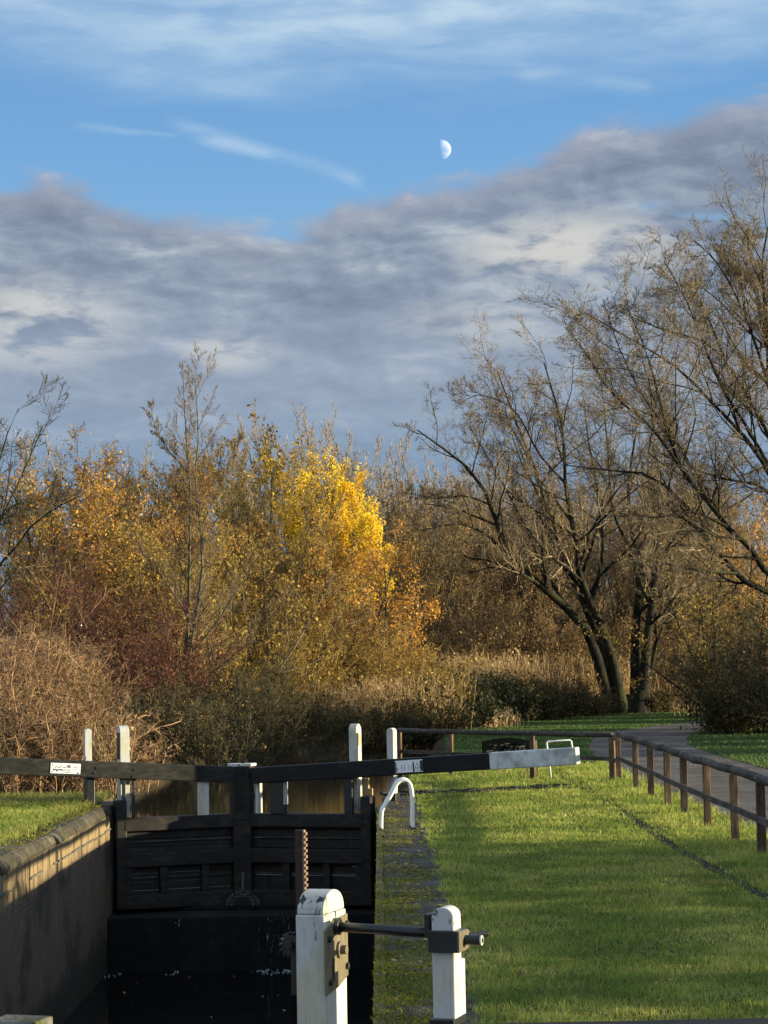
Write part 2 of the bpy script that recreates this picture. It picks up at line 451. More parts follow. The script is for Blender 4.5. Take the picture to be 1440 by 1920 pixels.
gx = gridlines(-1500, 1500, -12, 14, 0.4, [-5.6, 0.3])
gy = gridlines(-300, 3000, 0, 96, 0.6, [44.5])
X, Yg = np.meshgrid(gx, gy)
bl, br = bankL(Yg), bankR(Yg)
inn = np.minimum(X - bl, br - X)
inside = (Yg >= 44.4) & (Yg < 90)
Zg = np.where(inside, -1.4 * np.clip((inn + 0.15) / 0.9, 0, 1), 0.0)
Zg = np.where((Yg < 44.4), 0.0, Zg)
rs = np.random.RandomState(3)
bump = 0.05 * np.sin(X * 0.9 + 1.3) * np.sin(Yg * 0.55) - 0.03
land = (X < -7.5) | (Yg > 112)
Zg = Zg + np.where(land & (np.abs(X) < 200), bump, 0)
Zg = np.where(np.abs(X) + np.abs(Yg) > 900, -0.3, Zg)
idx = np.arange(X.size).reshape(X.shape)
q = np.stack([idx[:-1, :-1], idx[:-1, 1:], idx[1:, 1:], idx[1:, :-1]], -1).reshape(-1, 4)
cx = (X[:-1, :-1] + X[1:, 1:]).ravel() / 2; cy = (Yg[:-1, :-1] + Yg[1:, 1:]).ravel() / 2
keep = ~((cx > -5.6) & (cx < 0.3) & (cy < 44.5))
g = link('ground', mesh_np('ground', np.stack([X.ravel(), Yg.ravel(), Zg.ravel()], -1), [q[keep]], [M['litter']], smooth=True))
tag(g, kind='structure')


def strip(name, L, Rr, z, m, kind='structure'):
    v = []; f = []
    for (a, b) in zip(L, Rr):
        v += [(a[0], a[1], z), (b[0], b[1], z)]
    for i in range(len(L) - 1): f.append([2 * i, 2 * i + 1, 2 * i + 3, 2 * i + 2])
    me = bpy.data.meshes.new(name); me.from_pydata(v, [], f); me.materials.append(m)
    o = link(name, me); tag(o, kind=kind)
    return o


PY = [(4, 5.75, 9.4), (30, 5.75, 9.4), (50, 5.75, 9.3), (60, 5.9, 9.2), (69, 6.5, 9.6), (76, 7.3, 10.6), (82, 8.5, 11.9), (89, 10.9, 14.0), (95, 13.6, 16.4), (101, 17.5, 19.8), (108, 24, 26)]


def smooth_edges(rows, n=60):
    ys = np.linspace(rows[0][0], rows[-1][0], n)
    r = np.array(rows)
    L = [(float(np.interp(y, r[:, 0], r[:, 1])) + rnd.uniform(-.05, .05), float(y)) for y in ys]
    Q = [(float(np.interp(y, r[:, 0], r[:, 2])) + rnd.uniform(-.05, .05), float(y)) for y in ys]
    return L, Q


L, Q = smooth_edges(PY)
strip('gravel_path', L, Q, 0.014, M['gravel'])
strip('lawn', *smooth_edges([(6, 0.35, 5.72), (44, 0.35, 5.72), (47, 0.5, 5.72), (56, 0.7, 5.7)]), 0.005, M['lawn'])
L, Q = smooth_edges([(56, 0.75, 5.75), (61, 1.75, 5.9), (69, 2.05, 6.4), (78, 2.2, 7.5), (86, 2.5, 9.5), (95, 4.2, 13.5), (104, 5.5, 19), (114, 6.5, 24)])
strip('lawn', L, Q, 0.005, M['lawn_far'])
strip('verge', *smooth_edges([(8, 9.5, 16), (60, 9.3, 18), (76, 10.8, 20), (86, 13.3, 20)]), 0.005, M['lawn_far'])
strip('lawn', *smooth_edges([(6, -13, -5.6), (47, -13, -5.6)]), 0.035, M['lawn'])

# canal water behind the upper gates, water in the chamber
n = 40; ys = np.linspace(46.5, 90, n)
wv = [(-5.62, 43.4, -.37), (-2.68, 44.12, -.37), (0.32, 43.4, -.37), (0.32, 46.5, -.37), (-5.9, 46.5, -.37)]
wf = [[0, 1, 2, 3, 4]]; b = len(wv)
for y in ys: wv += [(float(bankL(y)) - .3, float(y), -.37), (float(bankR(y)) + .3, float(y), -.37)]
for i in range(n - 1): wf.append([b + 2 * i, b + 2 * i + 1, b + 2 * i + 3, b + 2 * i + 2])
me = bpy.data.meshes.new('water'); me.from_pydata(wv, [], wf); me.materials.append(M['canal'])
tag(link('canal_water', me), kind='structure')
me = bpy.data.meshes.new('water'); me.from_pydata([(WL - .05, -8, -3.1), (WR + .05, -8, -3.1), (WR + .05, 43.2, -3.1), (WL - .05, 43.2, -3.1)], [], [[0, 1, 2, 3]]); me.materials.append(M['chamber'])
tag(link('chamber_water', me), kind='structure')

# ------------------------------------------------------------------ lock walls
lw = thing('lock_wall', 'stained brick lock wall with sunlit ochre stone coping, grass on top', 'wall', (WL - .2, 36, 0))
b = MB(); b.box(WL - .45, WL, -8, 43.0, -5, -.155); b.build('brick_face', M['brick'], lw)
b = MB(); y = -8.0
while y < 42.9:
    l = min(rnd.uniform(.35, 1.5), 43.0 - y)
    dx = rnd.uniform(-.02, .022); dz = rnd.uniform(-.028, .014)
    n = 10
    prof = [(-.62, -.15), (.018 + dx, -.153), (.018 + dx, -.10 + dz), (-.005 + dx, -.06 + dz), (-.05, -.005 + dz), (-.12, .035 + dz), (-.62, .05 + dz)]
    b.extrude(prof, (WL, y + l / 2, 0), (1, 0, 0), (0, 0, 1), (0, 1, 0), l - .012); y += l
b.build('coping', M['stone_left'], lw, 0.012)
b = MB(); y = 0.0
rr = random.Random(5)
pts = []
while y < 42.8:                                         # broken pale string course
    l = rr.uniform(.5, 2.2)
    z = -.44 + rr.uniform(-.018, .018)
    hh = rr.uniform(.006, .022)
    if rr.random() < .93:
        b.obox((WL + .012, y + l / 2, z), (0, 1, 0), (1, 0, 0), (0, 0, 1), l / 2, .013 + rr.uniform(0, .006), hh)
    y += l
b.build('string_course', M['ledge'], lw, 0.004)
b = MB()                                                # hollow quoin and recess beside the heel post
b.box(WL - .45, WL + .02, 43.0, 44.6, -5, .02); b.box(WL - .9, WL - .45, 43.0, 47.5, -3, .02)
b.build('quoin', M['stone_left'], lw, 0.02)

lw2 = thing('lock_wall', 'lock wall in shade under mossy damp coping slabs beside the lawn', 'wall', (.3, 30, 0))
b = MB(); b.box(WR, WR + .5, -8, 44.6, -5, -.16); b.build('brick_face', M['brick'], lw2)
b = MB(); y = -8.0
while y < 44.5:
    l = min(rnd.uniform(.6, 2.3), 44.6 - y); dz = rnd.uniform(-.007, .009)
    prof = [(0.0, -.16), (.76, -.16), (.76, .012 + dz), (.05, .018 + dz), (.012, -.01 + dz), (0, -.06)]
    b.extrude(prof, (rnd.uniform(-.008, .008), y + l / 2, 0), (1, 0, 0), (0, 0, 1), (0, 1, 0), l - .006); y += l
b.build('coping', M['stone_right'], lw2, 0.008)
b = MB(); b.box(WR - .13, WR, 43.18, 44.58, -5, -.2); b.build('quoin', M['stone_right'], lw2, 0.01)

cl = MB(); cl.box(WL + .002, WR - .002, 42.35, 44.6, -5, -2.08); cl.box(WL + .01, WR - .01, 43.4, 44.55, -2.08, -1.98)
tag(cl.build('lock_cill', M['concrete_dark'], None, 0.02), 'black wet lock cill below the closed upper gates', 'cill')

# water leaking through the gates
m, nt = mat('leaking_water'); t = NT(nt)
a = t.noise(t.pos((26, 26, 3.0)), 1, 4, .7)
bs = t.bsdf((.55, .6, .62), .25)
tp = t.n('BsdfTransparent'); mx = t.n('MixShader')
t.l(t.m('MULTIPLY', t.sstep(a, .52, .78), .5), mx.inputs[0]); t.l(tp.outputs[0], mx.inputs[1]); t.l(bs, mx.inputs[2]); t.out(mx.outputs[0])
M['leak'] = m
v, f = [], []
rl = np.random.RandomState(12)


def leakstrip(x0, x1, y, z0, z1):
    b0 = len(v); k = 6
    for i in range(k + 1):
        s_ = i / k; zz = z0 + (z1 - z0) * s_; yy = y - .05 - .10 * math.sqrt(s_)
        v.extend([(x0 + rl.uniform(-.01, .01), yy, zz), (x1 + rl.uniform(-.01, .01), yy, zz)])
    for i in range(k): f.append([b0 + 2 * i, b0 + 2 * i + 1, b0 + 2 * i + 3, b0 + 2 * i + 2])


for px in (486, 503, 509, 516, 524, 533, 541, 330, 337):
    p = at(px, 1720, 42.35)
    leakstrip(p.x - rl.uniform(.012, .03), p.x + rl.uniform(.012, .03), 42.35, -2.1, -2.1 - (1.0 if px > 400 else .3) * rl.uniform(.5, 1))
me = bpy.data.meshes.new('falling_leak'); me.from_pydata(v, [], f); me.materials.append(M['leak'])
tag(link('water_leak', me), 'thin trickles of water falling down the dark cill', 'water', kind='stuff')
# splash at the foot of the mitre posts
rg = np.random.RandomState(4)
c0 = at(455, 1685, 43.2)
k = 380; th = rg.uniform(0, math.pi, k); rr_ = .30 * rg.uniform(.35, 1.2, k) ** .5
P = np.stack([c0.x + rr_ * np.cos(th), np.full(k, 43.25) + rg.uniform(-.1, .1, k), -1.98 + rr_ * np.sin(th) * .95 + .0], -1)
jet = np.stack([np.full(160, c0.x) + rg.normal(0, .012, 160), np.full(160, 43.3), -1.98 + rg.uniform(.3, .65, 160)], -1)
P = np.concatenate([P, jet]); k = len(P); s_ = rg.uniform(.003, .008, k)[:, None]
o1 = np.stack([P + s_ * [1, 0, -.6], P + s_ * [-1, 0, -.6], P + s_ * [0, .5, 1], P + s_ * [0, -1, 0]], 1).reshape(-1, 3)
ii = np.arange(k)[:, None] * 4
tri = np.concatenate([ii + np.array(t_) for t_ in ((0, 1, 2), (0, 2, 3), (1, 3, 2), (0, 3, 1))])
M['drop'] = plain('water_drops', (.34, .38, .42), .2)
tag(link('splash', mesh_np('splash', o1, [tri], [M['drop']])), 'spray of leaking water at the foot of the mitre posts', 'splash', kind='stuff')
# foam on the chamber water
fm = MB()
for (px, w, h_) in ((520, .30, .05), (497, .2, .03), (545, .12, .03), (327, .10, .03), (215, .15, .02)):
    p = at(px, 1803, 42.1)
    for j in range(9 if abs(px - 515) > 40 else 20):
        x = p.x + rnd.gauss(0, w * .6); yy = 42.0 + rnd.gauss(0, .26); r_ = rnd.uniform(.004, .017)
        r_ *= .8
        vs = [(x + r_ * rnd.uniform(.6, 1.6) * math.cos(q_) * 1.7, yy + r_ * math.sin(q_) * 2, -3.096 + rnd.uniform(0, .004)) for q_ in [2 * math.pi * i / 7 for i in range(7)]]
        top = (x, yy, -3.08)
        fm.add(vs + [top], [(i, (i + 1) % 7, 7) for i in range(7)])
tag(fm.build('foam', M['drop']), 'flecks of white foam floating below the cill', 'foam', kind='stuff')


# ------------------------------------------------------------------ lock gates
def dome(w, z0, z1, n=9, frac=1.0):
    """upright profile with a rounded head: x across, y up"""
    r = w / 2; zc = z1 - r * frac
    p = [(-r, z0), (r, z0)]
    for i in range(n + 1):
        a = math.pi * i / n
        p.append((r * math.cos(a), zc + r * frac * math.sin(a)))
    return p


def frame(H, Mi):
    u = Vector((Mi[0] - H[0], Mi[1] - H[1], 0)); L = u.length; u.normalize()
    nrm = Vector((u.y, -u.x, 0))
    if nrm.y > 0: nrm = -nrm
    return u, nrm, L


def lbox(b, H, u, n, u0, u1, n0, n1, z0, z1, mi=0):
    c = Vector((H[0], H[1], 0)) + u * (u0 + u1) / 2 + n * (n0 + n1) / 2 + Z3 * (z0 + z1) / 2
    b.obox(c, u, n, Z3, (u1 - u0) / 2, (n1 - n0) / 2, (z1 - z0) / 2, mi)


def leaf(label, H, Mi, p0, p1, beam_mat, side):
    u, n, L = frame(H, Mi)
    t = thing('lock_gate', label, 'lock gate', (H[0], H[1], -2.0))
    G, PL = M['gate_wet'], M['gate_plank']
    for z0, z1, pr in ((-.49, -.225, .16), (-1.19, -.91, .17), (-2.0, -1.72, .15)):
        b = MB(); lbox(b, H, u, n, .12, L - .21, -.14, pr - .02, z0, z1); b.build('rail', G, t, .02)
    b = MB()
    rr = random.Random(int(side * 10 + 50)); z = -1.99
    while z < -.5:                                        # planking, board by board, behind the rails
        h = min(rr.uniform(.15, .2), -.48 - z)
        lbox(b, H, u, n, .12, L - .21, -.1 + rr.uniform(-.008, .008), -.02 + rr.uniform(-.008, .008), z + .004, z + h - .004); z += h
    b.build('planking', PL, t, .006)
    for z in (-.70, -1.40):
        b = MB(); lbox(b, H, u, n, .13, L - .24, -.03, .028, z - .011, z + .011); b.build('ledge', M['ledge_dim'], t)
    for uu in (.16, .86, 1.7):
        b = MB(); lbox(b, H, u, n, uu, uu + .15, -.015, .115, -1.72, -1.19); b.build('stud', G, t, .01)
    b = MB(); lbox(b, H, u, n, -.02, .2, -.16, .14, -2.0, .12); b.build('heel_post', G, t, .03)
    ztop = at(455, 1431, Mi[1]).z
    b = MB(); lbox(b, H, u, n, L - .225, L - .004, -.16, .16, -2.0, -.36, 0); lbox(b, H, u, n, L - .215, L - .012, -.15, .15, -.36, ztop - .06, 0)
    mp = b.build('mitre_post', G, t, .02)
    b = MB(); lbox(b, H, u, n, L - .245, L - .006, -.17, .17, ztop - .06, ztop); b.build('cap', M['white'], mp, .015)
    b = MB(); b.bar(p0, p1, .29, .315)
    bm_ = b.build('balance_beam', beam_mat, t, .02)
    return t, u, n, L, bm_


MI = at(455, 1560, 43.9)
HR = (WR - .10, 43.0); HL = (WL + .10, 43.0)
# right leaf
pR0, pR1 = at(476, 1454, 43.72), at(1084, 1417, 41.6)
pJ = pR0.lerp(pR1, .742)
tR, uR, nR, LR, bR = leaf('right upper lock gate with black balance beam ending in a white tip', HR, (MI.x + .005, MI.y), pR0, pJ, M['beam_black'], 1)
b = MB(); b.bar(pJ, pR1, .30, .325); b.build('beam_tip', M['white_tip'], bR, .02)
# left leaf
pL0 = at(436, 1452, 43.72); pLm = at(0, 1436, 42.25); dL = (pLm - pL0)
pL1 = pL0 + dL * 1.55
tL, uL, nL, LL, bL = leaf('left upper lock gate whose faded grey beam carries a white name plate', HL, (MI.x - .005, MI.y), pL0, pL1, M['beam_faded'], -1)


def beam_point(p0, p1, px):
    """parameter along a beam whose projection has column px"""
    lo, hi = 0.0, 1.0
    def colx(t_):
        d = CM.transposed() @ (p0.lerp(p1, t_) - CAM); return 720 + F * d.x / -d.z
    inc = colx(1) > colx(0)
    for _ in range(40):
        mid = (lo + hi) / 2
        if (colx(mid) < px) == inc: lo = mid
        else: hi = mid
    return p0.lerp(p1, (lo + hi) / 2)


def upost(kind, px, toppy, u, n, P, back, w_u, w_n, z0, parent, m=None, name='post'):
    """white post behind the beam. kind 'u': rounded profile seen across the beam, 'n': rounded seen from its end"""
    c = P - n * back; c.z = 0
    ztop = at(px, toppy, c.y).z
    b = MB()
    if kind == 'u':
        b.extrude(dome(w_u, z0, ztop, frac=.9), c, u, Z3, n, w_n)
    else:
        b.extrude(dome(w_n, z0, ztop, frac=.9), c, n, Z3, u, w_u)
    return b.build(name, m or M['white'], parent, .006), c, ztop


# --- far right leaf posts
P = beam_point(pR0, pR1, 657)
pp, c, zt = upost('n', 657, 1357, uR, nR, P, .30, .155, .30, -.2, tR, name='paddle_post')
b = MB(); e = c - uR * (.155 / 2 + .004) * 1.0                              # bare wood scar on the sunlit side
for zz0, zz1 in ((zt - .42, zt - .19),):
    prof = [(-.10, zz0), (.04, zz0 - .02), (.105, zz0 + .05), (.10, zz1 - .04), (.05, zz1), (-.06, zz1 - .015), (-.11, zz1 - .09)]
    b.extrude(prof, e, nR, Z3, uR, .006)
b.build('bare_patch', M['pale_wood'], pp)
P2 = beam_point(pR0, pR1, 726)
upost('u', 726, 1365, uR, nR, P2, .30, .135, .22, .1, tR, name='guide_post')
b = MB(); lbox(b, P2 - nR * .30, uR, nR, -.11, .09, -.14, .14, -.02 - .0, .16); b.build('post_foot', M['iron'], tR, .01)
# uprights between rail and beam
for px, w, mm in ((521, .33, 'iron'),):
    q_ = beam_point(pR0, pR1, px); b = MB(); lbox(b, q_, uR, nR, -w / 2 + .02, w / 2, -.13, .13, -.24 - q_.z * 0, .0); 
for (px, w, dn) in ((521, .28, .14), ):
    q_ = beam_point(pR0, pR1, px); q0 = Vector((q_.x, q_.y, 0))
    b = MB(); lbox(b, q0, uR, nR, -w / 2, w / 2, -.16, .08, -.23, q_.z - .15); up_ = b.build('upright', M['iron'], tR, .01)
    b = MB(); lbox(b, q0, uR, nR, -w / 2 - .006, -w / 2, -.15, .07, -.05, q_.z - .16); b.build('white_face', M['white'], up_)
q_ = beam_point(pR0, pR1, 481); q0 = Vector((q_.x, q_.y, 0))
b = MB(); lbox(b, q0, uR, nR, -.03, .03, -.22, .0, -.23, q_.z - .15); up_ = b.build('upright', M['white'], tR, .006)
q_ = beam_point(pR0, pR1, 655); q0 = Vector((q_.x, q_.y, 0))
b = MB(); lbox(b, q0, uR, nR, -.07, .10, -.06, .06, -.22, q_.z - .14); b.build('upright', M['iron'], tR, .006)
q_ = beam_point(pR0, pR1, 676); q0 = Vector((q_.x, q_.y, 0)) - nR * .32
b = MB(); lbox(b, q0, uR, nR, -.05, .05, -.05, .05, -.22, .45); lbox(b, q0, uR, nR, -.12, -.05, -.05, .05, .1, .25); b.build('heel_strap', M['pale_wood'], tR, .006)
# sign on the right beam
def beam_sign(p0, p1, pxa, pxb, nrm, up_h, parent, thick=.012, off=.0):
    A, B = beam_point(p0, p1, pxa), beam_point(p0, p1, pxb)
    d = (B - A).normalized(); w = (d.cross(nrm)).normalized()
    if w.z < 0: w = -w
    nn = d.cross(w); nn = nn if nn.dot(nrm) > 0 else -nn
    C = (A + B) / 2 + nn * (.145 + thick / 2 + .001)
    b = MB(); b.obox(C, d, nn, w, (B - A).length / 2, thick / 2, up_h / 2)
    o = b.build('sign_plate', M['sign_white'], parent, .003)
    return o, C + nn * (thick / 2 + .002), d, w, nn, (B - A).length


so, C, d, w, nn, Ls = beam_sign(pR0, pR1, 746, 797, nR, .235, bR)
if d.x < 0: d = -d
b = bw = MB()
for x, hw, hh, dz in ((-.47, .013, .10, -.01), (.165, .018, .095, -.015), (.455, .035, .10, 0), (-.27, .012, .055, -.02), (-.17, .012, .055, -.02), (.08, .008, .05, -.02), (-.42, .015, .025, -.04), (-.02, .006, .05, -.01)):
    k_ = 1 if hh > .08 else .5
    b = MB()
    b.obox(C + d * x * Ls + w * dz, d, nn, w, hw * k_ * .8, .001, hh)
    b.build('edge_stripe' if x > .4 or x < -.45 or hw > .017 else 'letter', M['sign_ink'], bR)
b = MB()
b.extrude([(-.075, -.085), (.075, -.085), (0, .07)], C + d * .31 * Ls + nn * .0, d, w, nn, .002)
b.build('triangle_border', M['sign_ink'], bR)
b = MB(); b.extrude([(-.06, -.078), (.06, -.078), (0, .048)], C + d * .31 * Ls + nn * .002, d, w, nn, .002); b.build('warning_triangle', M['sign_white'], bR)
b = MB(); b.extrude([(-.022, -.055), (.022, -.055), (0, -.012)], C + d * .31 * Ls + nn * .004, d, w, nn, .002); b.build('warning_symbol', M['sign_ink'], bR)

so, C, d, w, nn, Ls = beam_sign(pL0, pL1, 92, 148, nL, .20, bL)
if d.x < 0: d = -d
b = MB(); rr = random.Random(3)
for row, (z, a0, a1) in enumerate(((.025, -.40, .18), (-.028, -.42, .15), (-.065, -.02, .14))):
    x = a0
    while x < a1:
        l = rr.uniform(.012, .03)
        b.obox(C + d * (x + l / 2) * Ls + w * (z + rr.uniform(-.006, .006)), d, nn, w, l * Ls / 2, .001, rr.uniform(.004, .011) + (.006 if row == 1 and x < -.1 else 0)); x += l + rr.uniform(.006, .016)
for x, z, s_ in ((-.43, .06, .012), (-.43, -.07, .012), (.42, -.08, .016), (.42, .04, .010), (.33, .03, .013), (.36, -.01, .010), (-.28, -.05, .014), (.1, .05, .02), (.15, .055, .012)):
    b2 = MB(); b2.obox(C + d * x * Ls + w * z, d, nn, w, s_, .001, s_ * .8); b2.build('smudge', M['sign_ink'], bL)
b.build('writing', M['sign_ink'], bL)
# far left leaf posts
P = beam_point(pL0, pL1, 238)
pp, c, zt = upost('n', 238, 1360, uL, nL, P, .30, .185, .30, -.2, tL, name='paddle_post')
b = MB(); e = c - uL * (.185 / 2 + .003)
b.extrude([(-.13, zt - .66), (.13, zt - .66), (.13, zt - .14), (-.13, zt - .14)], e, nL, Z3, uL, .006); b.build('iron_plate', M['iron'], pp)
P2 = beam_point(pL0, pL1, 171)
upost('u', 171, 1366, uL, nL, P2, .30, .135, .14, .1, tL, name='guide_post')
b = MB(); lbox(b, P2 - nL * .1, uL, nL, -.09, .07, -.2, .1, .03, P2.z - .15); b.build('post_foot', M['iron'], tL, .01)
q_ = beam_point(pL0, pL1, 379); q0 = Vector((q_.x, q_.y, 0))
b = MB(); lbox(b, q0, uL, nL, -.12, .12, -.22, .06, -.23, q_.z - .15); up_ = b.build('upright', M['white_worn'], tL, .01)
b = MB(); lbox(b, q0, uL, nL, -.126, -.12, -.215, .055, -.22, q_.z - .16); b.build('black_face', M['iron'], up_)
q_ = beam_point(pL0, pL1, 240); q0 = Vector((q_.x, q_.y, 0))
for uu in (-.09, .10):
    b = MB(); lbox(b, q0, uL, nL, uu - .025, uu + .025, -.04, .05, -.22, q_.z - .15); b.build('upright', M['iron'], tL, .004)
b = MB(); lbox(b, q0, uL, nL, -.16, .16, -.05, .06, q_.z - .20, q_.z - .15); b.build('bracket', M['iron'], tL, .004)
b = MB()
for px, py in ((178, 1439), (174, 1449), (249, 1443), (246, 1455)):
    q_ = beam_point(pL0, pL1, px); q2 = at(px, py, q_.y) + nL * .15
    b = MB(); b.tube([q2 - nL * .01, q2 + nL * .012], .022, 8)
    b.build('bolt', M['bolt'], bL)

# --- near gate leaf (its bulk is below the picture)
HN = Vector((-.05, 11.45, 0)); uN = Vector((-math.cos(R(18)), math.sin(R(18)), 0)); nN = Vector((-math.sin(R(18)), -math.cos(R(18)), 0))
tN = thing('lock_gate', 'near lower lock gate with two white paddle gear posts joined by a black iron bar', 'lock gate', (HN.x, HN.y, -3.2))
c1 = at(603, 1800, 11.55); c1.z = 0; c2 = at(838, 1800, 11.33); c2.z = 0
ca, cb_ = c1 + nN * .32, c2 + nN * .25
zb = at(960, 1917, 11.1).z
bdir = Vector((-uN.x, -uN.y, .052)).normalized()
bc = Vector((at(960, 1917, 11.1).x, 11.1, zb - .16)) + nN * .12
b = MB(); b.bar(bc - bdir * 3.4, bc + bdir * 4.2, .30, .31)
bN = b.build('balance_beam', M['beam_faded'], tN, .02)
b = MB()
for z0, z1 in ((-.49, -.2), (-1.4, -1.1), (-2.4, -2.1), (-3.4, -3.1)): lbox(b, HN, uN, nN, .1, 2.5, -.14, .14, z0, z1)
b.build('rail', M['gate_wet'], tN, .02)
b = MB(); lbox(b, HN, uN, nN, .1, 2.5, -.2, -.145, -3.5, -.5); b.build('planking', M['gate_plank'], tN)
b = MB(); lbox(b, HN, uN, nN, -.05, .18, -.16, .16, -3.5, .1); b.build('heel_post', M['gate_wet'], tN, .02)
pmit = at(28, 1912, 11.95)
b = MB(); b.obox((pmit.x, pmit.y, pmit.z - 1.6), uN, nN, Z3, .13, .15, 1.55); mpn = b.build('mitre_post', M['white_worn'], tN, .02)
b = MB(); b.obox((pmit.x, pmit.y, pmit.z - .03), uN, nN, Z3, .145, .17, .03); b.build('cap', M['stone_top'], mpn, .012)

# paddle post: straight shaft, slightly narrower rounded head, black iron plate on its sunlit end
W1u, W1n = .158, .345
ztop1 = at(610, 1667, 11.55).z; zsh = at(610, 1711, 11.5).z
b = MB(); b.obox(c1 + Z3 * ((zsh - .6) / 2 + 0.0), uN, nN, Z3, W1u / 2, W1n / 2, (zsh + .6) / 2)
ppn = b.build('paddle_post', M['white'], tN, .008)
b = MB(); b.extrude(dome(W1n - .02, zsh + .002, ztop1, 14, .62), c1, nN, Z3, uN, W1u - .012); b.build('post_head', M['white_stained'], ppn, .006)
e1 = c1 - uN * (W1u / 2 + .005)
zp1 = at(640, 1722, 11.45).z; zp0 = at(630, 1862, 11.45).z
b = MB(); b.extrude([(-W1n / 2 + .004, zp0 + .06), (-.02, zp0 + .02), (W1n / 2 + .004, zp0), (W1n / 2 + .004, zp1 - .05), (.05, zp1 - .012), (-W1n / 2 + .004, zp1)], e1, nN, Z3, uN, .010)
b.build('iron_plate', M['worn_plate'], ppn, .002)
def pl(s_, z, out=0.0): return e1 + nN * s_ + Z3 * z - uN * out
for s_, z, r_ in ((-.14, zp1 - .05, .017), (.13, zp1 - .10, .017), (-.14, zp0 + .11, .018), (.125, zp0 + .06, .016)):
    b = MB(); b.tube([pl(s_, z, 0), pl(s_, z, .018)], r_, 8); b.build('bolt', M['bolt'], ppn)
b = MB(); zc = (zp0 + zp1) / 2 + .02
b.tube([pl(-.02, zc, .0), pl(-.02, zc, .02)], .045, 14); b.tube([pl(-.02, zc, .02), pl(-.02, zc, .05)], .024, 10); b.build('boss', M['worn_plate'], ppn, .002)
b = MB(); b.obox(pl(.07, zp0 + .12, .006), nN, uN, Z3, .012, .004, .055); b.build('slot', M['rusty'], ppn)
# rod from post to post, the bearing block and the spindle end
rA = at(626, 1738, 11.52); rA = e1 + nN * .02 + Z3 * at(630, 1737, 11.5).z
rB = at(812, 1750, 11.33)
b = MB(); b.tube([rA + uN * .05, rA.lerp(rB, .5), rB + (rB - rA).normalized() * .1], .026, 14); b.build('spindle_bar', M['iron'], tN, 0, True)
b = MB(); b.tube([rA + uN * .0, rA - uN * .03], .045, 14); b.build('bearing', M['iron'], ppn, .004)
W2u, W2n = .118, .17
ztop2 = at(838, 1699, 11.33).z; zbl1 = at(838, 1745, 11.3).z; zbl0 = at(838, 1781, 11.3).z; z20 = at(838, 1916, 11.33).z
b = MB(); b.extrude(dome(W2u, z20, ztop2, 12, .8), c2, uN, Z3, nN, W2n * .8)
b.obox(c2 - nN * .055 + Z3 * ((z20 + zbl0 - .06) / 2) - uN * .0, uN, nN, Z3, W2u / 2 - .002, W2n / 2, (zbl0 - .06 - z20) / 2)
gpn = b.build('guide_post', M['white_worn'], tN, .007)
b = MB(); b.obox(c2 + Z3 * (zbl0 + zbl1) / 2 - uN * .012 + nN * .01, uN, nN, Z3, W2u / 2 + .022, W2n / 2 + .008, (zbl1 - zbl0) / 2 + .006)
bb = b.build('bearing_block', M['iron'], gpn, .004)
eb = c2 - uN * (W2u / 2 + .034) + Z3 * (zbl0 + zbl1) / 2
b = MB(); hw = W2n / 2 + .012; hz = (zbl1 - zbl0) / 2 + .004
prof = [(hw, -hz), (hw, hz)] + [(-hw * .35 - hw * .9 * math.sin(a), hz * math.cos(a)) for a in [math.pi * i / 8 for i in range(9)]]
b.extrude(prof, eb + nN * .01, nN, Z3, uN, .012); b.build('block_plate', M['worn_plate'], gpn, .002)
b = MB(); b.tube([eb + uN * .02, eb - uN * .09], .026, 12); b.build('spindle_end', M['iron'], gpn, .002)
sp = eb - nN * .10 + Z3 * .015
b = MB(); b.tube([sp + nN * .02, sp - nN * .05 - uN * .085], .016, 8); b.build('locking_pin', M['iron'], gpn, .002)
b = MB(); b.tube([eb - uN * .088, eb - uN * .096], [.026, .026], 12); b.tube([eb - uN * .094, eb - uN * .098], .015, 10, 1); b.build('spindle_ring', [M['wire'], M['iron']], gpn)
cl_ = c2 + uN * (W2u / 2 + .03); zr = at(800, 1735, 11.35).z
b = MB(); b.obox(cl_ + Z3 * zr, uN, nN, Z3, .014, .05, .06); b.build('clamp', M['iron'], tN, .004)
b = MB(); b.obox(c2 + Z3 * (z20 + .008), uN, nN, Z3, W2u / 2 + .006, W2n / 2 + .03, .02); b.build('post_foot', M['iron'], gpn, .004)
# toothed rack and pinion
cr = at(563, 1700, 11.72); zr1 = at(563, 1556, 11.72).z; cr.z = 0
b = MB(); b.obox(cr + Z3 * (zr1 - .5), uN, nN, Z3, .021, .012, .5)
b.obox(cr + Z3 * (zr1 - .5) - uN * .012 + nN * .014, uN, nN, Z3, .004, .004, .5)
z = zr1 - .02
rk = b.build('rack', M['rusty'], tN, .002)
b = MB(); b.obox(cr + Z3 * (zr1 - .5) - uN * .026, uN, nN, Z3, .005, .014, .5)
while z > zr1 - .98:
    b.obox(cr + Z3 * z - uN * .035, uN, nN, Z3, .006, .014, .008); z -= .03
M['rack_edge'] = plain('sunlit_rack_teeth', (.22, .14, .09), .5, .2, .4, 40)  # pale tone paints sunlight onto the toothed right edge of the rack
b.build('rack_teeth', M['rack_edge'], rk)
gc = at(548, 1771, 11.62)
b = MB()
b.tube([gc - nN * .03, gc + nN * .03], .05, 18)
for i in range(14):
    a = 2 * math.pi * i / 14; r_ = uN * math.cos(a) + Z3 * math.sin(a); q_ = -uN * math.sin(a) + Z3 * math.cos(a)
    b.obox(gc + r_ * .055, r_, q_, nN, .012, .006, .028)
b.tube([gc + nN * .028, gc + nN * .06], .022, 10); b.tube([gc, gc - uN * .12], .02, 10); b.build('pinion', M['iron'], tN, .002)
